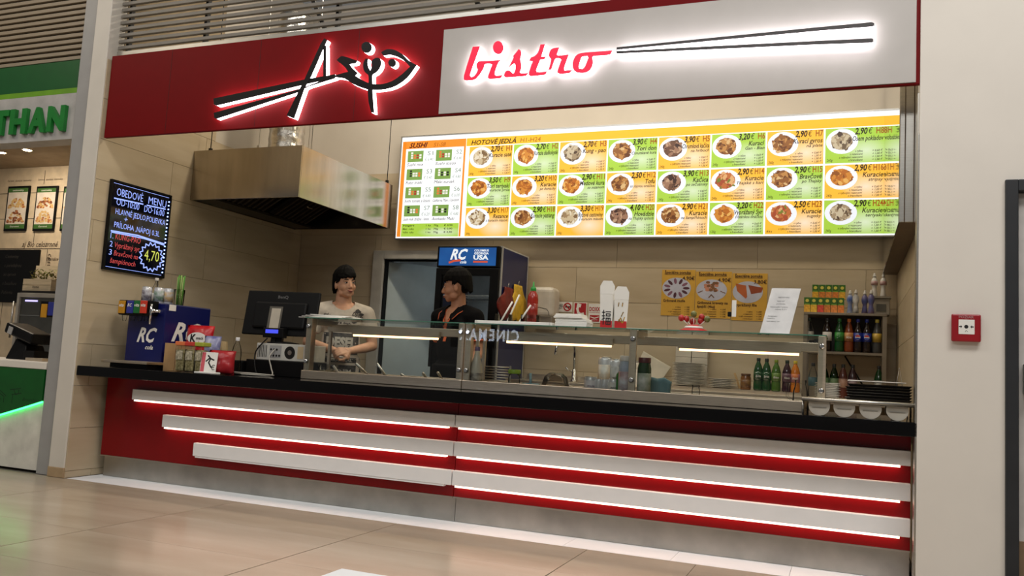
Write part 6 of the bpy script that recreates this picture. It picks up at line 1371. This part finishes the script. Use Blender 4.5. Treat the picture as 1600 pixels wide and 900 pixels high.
# ------------------------------------------------------------------ neighbouring stall
NY = -.205
ns = root('neighbour_sign', (-1.6,-.12,2.55), 'green and white neighbouring sign ending in THAN', 'sign'); M_ng = mat('sign_green', (10,84,34), .4, var=.03); M_nl = mat('sign_lime', (104,156,32), .4); M_ngw = mat('sign_grey_w', (176,174,172), .45)
MB().box(-3.2,-.385,NY,-.05,2.962,3.185).build('green_panel', M_ng, ns); MB().box(-3.2,-.385,NY,-.05,2.92,2.9615).build('lime_stripe', M_nl, ns); MB().box(-3.2,-.385,NY,-.05,2.552,2.9195).build('white_panel', M_ngw, ns)
tv, tf = text('THAN', .262, bold=.045, align='R', width=.80); sp = plane((P(101,180,Y=NY-.03).x,NY-.002,2.625),(1,0,0),(0,0,1),(0,-1,0))
for i, ch in enumerate('THAN'):
    a1 = [-.615,-.415,-.205,0.][i]; tv, tf = text(ch, .262, bold=.05, align='R', width=.185); m_ = MB(); n_ = len(tv)
    # raised letter: front, back and the rim round its outline
    ed = {}
    for f in tf:
        for q in range(len(f)): e = (f[q], f[(q+1) % len(f)]); ed[tuple(sorted(e))] = ed.get(tuple(sorted(e)), 0)+1
    m_.add([sp(a+a1,b_,.03) for a, b_ in tv]+[sp(a+a1,b_,0) for a, b_ in tv], list(tf)+[tuple(v+n_ for v in reversed(f)) for f in tf]+[(e[0],e[1],e[1]+n_,e[0]+n_) for e, k in ed.items() if k == 1])
    m_.build('raised_letter', mat('letter_green', (20,120,44), .4), ns)
nc = root('neighbour_counter', (-1.5,.0,0), 'green neighbouring counter with glowing green curve', 'counter')
MB().box(-3.4,-.385,NY,.5,.02,.77).build('carcass', mat('counter_offwhite', (216,212,204), .45), nc)
MB().box(-3.4,-.385,NY-.02,.52,.77,.822).build('counter_top', M_white, nc, bev=.004)
def curve(x): t = -.36-x; return max(.12, .545-.31*t+.03*t*t)
xs_ = [-.388-.06*k for k in range(40)]; loop = [(x, curve(x)) for x in xs_]+[(xs_[-1],.768),(xs_[0],.768)]
MB().prism([loop], lambda a,b,d: Vector((a,NY-.022+d,b)), 0, .021).build('green_front', mat('counter_green', (10,84,30), .35), nc)
MB().tube([(x,NY-.016,curve(x)-.008) for x in xs_],.007,8).build('led_curve', glow('green_led', (60,255,120), 5), nc)
npl = plane((0,NY-.0225,0),(1,0,0),(0,0,1),(0,-1,0)); m_ = MB()
for pts in ([(-.93,.50),(-.93,.545),(-.86,.575),(-.79,.545),(-.79,.50)],[(-.95,.55),(-.86,.60),(-.77,.55)],[(-.89,.50),(-.89,.53)],[(-.83,.50),(-.83,.53)],[(-.73,.60),(-.62,.615)],[(-.71,.565),(-.61,.58)],[(-.70,.565),(-.70,.50)],[(-.69,.60),(-.67,.565),(-.64,.575),(-.64,.605)]): stroke(m_, npl, pts, .006)
put(m_,'Bratislava',npl,-.59,.525,.035,.0005,bold=-.01,shear=.3,width=.17); m_.build('skyline_drawing', mat('drawing_ink', (9,44,20), .7), nc)
YW = 1.5
M_pf = [mat('pasta_a', (170,104,60), .6), mat('pasta_b', (206,170,110), .6), mat('pasta_c', (128,70,40), .6)]
for i, (px0, px1, lb) in enumerate(((5,47,'framed pasta poster cut close to the left picture edge'),(50,90.5,'framed pasta poster in the middle of the neighbouring wall'),(92.5,134,'framed pasta poster half hidden by the grey post'))):
    a, b_ = P(px0,361,Y=YW-.02), P(px1,290,Y=YW-.02); t = root('framed_poster', ((a.x+b_.x)/2,YW,a.z), lb, 'poster', 'framed posters in the neighbouring stall'); W, H = b_.x-a.x, b_.z-a.z
    MB().box(a.x,b_.x,YW-.02,YW-.001,a.z,b_.z).build('frame', M_black, t, bev=.003)
    p_ = plane((a.x,YW-.021,a.z),(1,0,0),(0,0,1),(0,-1,0)); m_ = MB(); rect(m_, p_, W*.06,W*.94,H*.05,H*.95,0); sh = m_.build('sheet', mat('poster_cream', (214,204,190), .5), t)
    for b0_, b1_ in ((.05,.15),(.86,.95)): m_ = MB(); rect(m_, p_, W*.06,W*.94,H*b0_,H*b1_,.001); m_.build('green_band', mat('poster_green', (64,104,44), .5), t)
    for k_, b0_ in enumerate((.52,.20)):
        m_ = MB(); random.seed(i*3+k_)
        for q in range(46): x_ = random.uniform(-1,1); z_ = random.random()*(1-x_*x_); disc(m_, p_, W*(.5+.36*x_), H*(b0_+.25*z_), W*.06, H*.025, .001+q*2e-5, random.randint(0,2), 7)
        m_.build('pasta_photo', M_pf if (i+k_) % 2 else [M_pf[1],M_pf[0],M_pf[1]], t)
    m_ = MB(); put(m_,'cestoviny',p_,W*.5,H*.885,.03,.002,align='C',width=W*.5); put(m_,'čerstvé',p_,W*.5,H*.08,.025,.002,align='C',width=W*.4); m_.build('poster_lettering', M_paper, t)
a, b_ = P(-60,470,Y=YW-.02), P(62,390,Y=YW-.02); t = root('chalk_slate', ((a.x+b_.x)/2,YW,a.z), 'dark slate board with faint chalk lines in the neighbouring stall', 'slate board'); MB().box(a.x,b_.x,YW-.02,YW-.001,a.z,b_.z).build('slate', M_black, t, bev=.004); m_ = MB(); p_ = plane((a.x,YW-.021,a.z),(1,0,0),(0,0,1),(0,-1,0))
for k in range(5): put(m_,('Cestoviny','s paradajkou','so syrom','s bazalkou','Polievka')[k],p_,(b_.x-a.x)*.55,(b_.z-a.z)*(.84-.17*k),.05,.001,shear=.2)
m_.build('chalk_writing', mat('faint_chalk', (54,52,50), .8), t)
# fridge with a flower box
fx0, fx1 = P(27,460,Y=.95).x, P(86,460,Y=.95).x+.25; fzt = P(40,457,Y=.95).z
t = root('glass_fridge', ((fx0+fx1)/2,1.2,0), 'grey glass-door fridge in the neighbouring stall', 'fridge'); M_fg = mat('fridge_silver', (150,146,138), .4)
MB().box(fx0,fx1,1.0,1.48,0,fzt).build('cabinet', M_fg, t, bev=.006); MB().box(fx0-.004,fx1+.004,.985,1.485,fzt,fzt+.022).build('top', M_dark, t)
MB().box(fx0,fx0+.035,.95,1.0,.15,fzt-.005).box(fx1-.035,fx1,.95,1.0,.15,fzt-.005).box(fx0+.035,fx1-.035,.95,1.0,fzt-.045,fzt-.005).box(fx0+.035,fx1-.035,.95,1.0,.15,.22).build('door_frame', M_fg, t, bev=.003)
MB().box(fx0+.035,fx1-.035,.97,.98,.22,fzt-.045).build('door_glass', mat('smoky_glass', (66,66,62), .1), t)
MB().box(fx0+.1,fx0+.26,.962,.969,fzt-.085,fzt-.07).build('lamp', glow('fridge_violet_lamp', (190,180,255), 1.6), t); MB().cyl((fx0-.02,.935,1.0),(fx0-.02,.935,1.35),.009,n=8).build('door_handle', M_alu, t)
for zz in (1.05,1.22): MB().box(fx0+.04,fx1-.04,.962,.968,zz,zz+.007).build('shelf_edge', M_alu, t)
bx0_, bx1_ = P(38,450,Y=1.05).x, P(82,450,Y=1.05).x; bz_ = fzt+.0225
t = root('flower_box', ((bx0_+bx1_)/2,1.1,bz_), 'white wooden flower box with green plants on the fridge', 'flower box'); M_bxw = mat('white_wood_crate', (196,180,152), .7, stretch=(1,1,8))
for yy in (1.03,1.17): 
    for k in range(2): MB().box(bx0_,bx1_,yy,yy+.012,bz_+.062*k,bz_+.057+.062*k).build('board', M_bxw, t)
for xx in (bx0_,bx1_-.012): MB().box(xx,xx+.012,1.043,1.169,bz_,bz_+.118).build('end_board', M_bxw, t)
m_ = MB(); put(m_,'home',plane((bx0_,1.0285,bz_),(1,0,0),(0,0,1),(0,-1,0)),(bx1_-bx0_)*.35,.03,.04,.0005,shear=.3); m_.build('crate_print', M_joint, t)
random.seed(12)
for q_, xc in enumerate((bx0_+(bx1_-bx0_)*.28, bx0_+(bx1_-bx0_)*.72)):
    m_ = MB()
    for k in range(90):
        an = random.uniform(0,2*pi); el = random.uniform(.1,1.4); r_ = random.uniform(.05,.12); c = Vector((xc+r_*cos(an)*cos(el)*1.1,1.1+r_*sin(an)*cos(el)*.5,bz_+.10+r_*sin(el)*1.1)); R3 = Matrix.Rotation(random.uniform(0,6),3,'Z') @ Matrix.Rotation(random.uniform(-1,1),3,'X'); l = random.uniform(.012,.02)
        m_.add([c+R3 @ Vector(v) for v in ((0,-l,0),(l*.6,0,.003),(0,l,0),(-l*.6,0,.003))],[(0,1,2,3)],0)
    o_ = m_.build('foliage', mat('leaf_green', (86,96,48), .6, rgb2=(150,140,70), scale=20), t); o_['kind'] = 'stuff'
# small wooden sign behind the flowers
a = P(57,425,Y=1.3); tag(MB().box(P(55,430,Y=1.3).x,P(92,430,Y=1.3).x,1.3,1.32,bz_,P(60,415,Y=1.3).z).build('wooden_sign_board', M_bxw, origin=(a.x,1.3,bz_)), 'pale wooden board standing behind the flower box', 'board')
# till and taps
q = P(30,545,Y=.2); t = root('cash_register', (q.x,.22,.8225), 'black cash register on the green counter', 'cash register'); c = Vector((P(32,540,Y=.2).x,.22,.8225))
MB().add([c+Vector(v) for v in ((-.06,-.1,.0),(.16,-.1,0),(.16,.12,0),(-.06,.12,0),(-.01,-.06,.17),(.12,-.06,.12),(.12,.10,.12),(-.01,.10,.17))],[(3,2,1,0),(4,5,6,7),(0,1,5,4),(1,2,6,5),(2,3,7,6),(3,0,4,7)]).build('base', M_black, t, bev=.006)
MB().obox(c+Vector((.06,0,.215)),(.34,.20,.09),Matrix.Rotation(.28,3,'Y')).build('screen_unit', M_black, t, bev=.015); MB().obox(c+Vector((-.03,-.105,.235)),(.05,.006,.06),Matrix.Rotation(.28,3,'Y')).build('sticker', M_grey, t)
MB().box(c.x+.17,c.x+.29,.10,.24,.8225,.90).build('drawer_box', M_black, t, bev=.006)
q0 = P(68,485,Y=.25); q1 = P(79,482,Y=.25); t = root('soda_taps', (q1.x+.06,.27,.8225), 'two flavour tap heads beside the grey post', 'tap'); MB().cyl((q1.x+.03,.29,.8225),(q1.x+.03,.29,q1.z+.06),.016,n=12).lathe([(.05,0),(.05,.012)],(q1.x+.03,.29,.8225),16).build('chrome_column', M_chrome, t)
MB().box(q0.x-.06,q1.x+.08,.265,.30,q1.z-.07,q1.z+.06).build('tap_block', M_black, t)
for q_, mm in ((q0,mat('badge_orange', (196,140,30), .35)),(q1,mat('badge_blue', (44,52,140), .35))): MB().box(q_.x-.04,q_.x+.03,.255,.264,q_.z-.06,q_.z+.055).build('flavour_badge', mm, t, bev=.004)
tag(MB().box(P(48,562,Y=.05).x,P(74,562,Y=.05).x,.0,.2,.8225,.845).build('drip_tray', M_steel, origin=(P(60,562,Y=.05).x,.1,.8225), bev=.003), 'low steel drip tray on the green counter', 'tray')

# ------------------------------------------------------------------ fire call point, table corner, hall sign
fy_ = -.24; a, b_ = P(1486.5,533,Y=fy_-.03), P(1533,491.5,Y=fy_-.03); t = root('fire_call_point', ((a.x+b_.x)/2,fy_,a.z), 'red fire alarm call point on the white wall', 'call point'); W, H = b_.x-a.x, b_.z-a.z
M_fr = mat('alarm_red', (150,18,30), .35)
MB().box(a.x+.004,b_.x-.004,fy_-.014,fy_-.0005,a.z+.004,b_.z-.004).build('back_box', M_fr, t); MB().box(a.x,b_.x,fy_-.032,fy_-.0145,a.z,b_.z).build('front_plate', M_fr, t, bev=.006)
p_ = plane((a.x,fy_-.0325,a.z),(1,0,0),(0,0,1),(0,-1,0)); m_ = MB(); rect(m_, p_, W*.24,W*.78,H*.27,H*.80,.0005); pn = m_.build('press_panel', M_paper, t)
m_ = MB(); disc(m_, p_, W*.50,H*.54,W*.07,W*.07,.001)
for s_ in (-1,1): c_ = W*(.50+.19*s_); m_.flat([(c_-s_*W*.055+0,H*.54),(c_+s_*W*.0,H*.60),(c_+s_*W*.0,H*.56),(c_+s_*W*.06,H*.56),(c_+s_*W*.06,H*.52),(c_+s_*W*.0,H*.52),(c_+s_*W*.0,H*.48)],[(0,1,6),(2,3,4,5)],p_,.001)
stroke(m_, p_, [(W*.46,H*.35),(W*.50,H*.41),(W*.55,H*.36)], .0015, .001); m_.build('arrow_print', M_ink, pn)
m_ = MB(); put(m_,'POŽIAR',p_,W*.50,H*.85,.016,.0008,align='C',width=W*.5); m_.build('plate_lettering', mat('alarm_grey_ink', (190,150,154), .5), t)
# white table in the foreground
tx0_, ty0_ = 4.705, -4.761
t = root('cafe_table', (tx0_+.35,ty0_+.35,0), 'square white table whose corner shows at the bottom edge', 'table'); M_tab = mat('table_white', (236,238,240), .3, var=.01)
MB().box(tx0_,tx0_+.7,ty0_,ty0_+.7,.725,.75).build('table_top', M_tab, t, bev=.003); MB().lathe([(.03,.02),(.03,.70),(.12,.715),(.12,.725)],(tx0_+.35,ty0_+.35,0),20).build('column', M_alu, t); MB().lathe([(.22,0),(.22,.008),(.05,.02)],(tx0_+.35,ty0_+.35,0),28).build('foot', M_alu, t)
c = P(765,523,Y=9.396); t = root('hall_sign', (c.x,-9.0,c.z), 'white lit cinema lettering across the hall, mirrored in the guard glass', 'sign')
sp = plane((c.x,-9.0,c.z-.11),(-1,0,0),(0,0,1),(0,1,0))
for i, ch in enumerate('CINEMAX'):
    tv, tf = text(ch, .30, bold=.03, align='C'); m_ = MB(); a1 = [-.50,-.36,-.22,-.04,.14,.33,.52][i]; n_ = len(tv); m_.add([sp(a*.75+a1,b_,.0) for a, b_ in tv], tf); m_.build('lit_letter', glow('cinema_light', (226,236,255), 7), t)
MB().box(c.x-.8,c.x+.8,-9.12,-9.02,c.z-.25,c.z+.3).build('sign_board', M_dark, t); MB().box(c.x-.03,c.x+.03,-9.1,-9.05,0,c.z-.25).build('sign_post', M_dark, t)
for o in bpy.data.objects:            # fine print too small to take apart
    if o.parent and ('lettering' in o.name or 'print' in o.name or 'photo' in o.name or 'joint_line' in o.name or 'writing' in o.name) and o.type == 'MESH': o['kind'] = 'stuff'
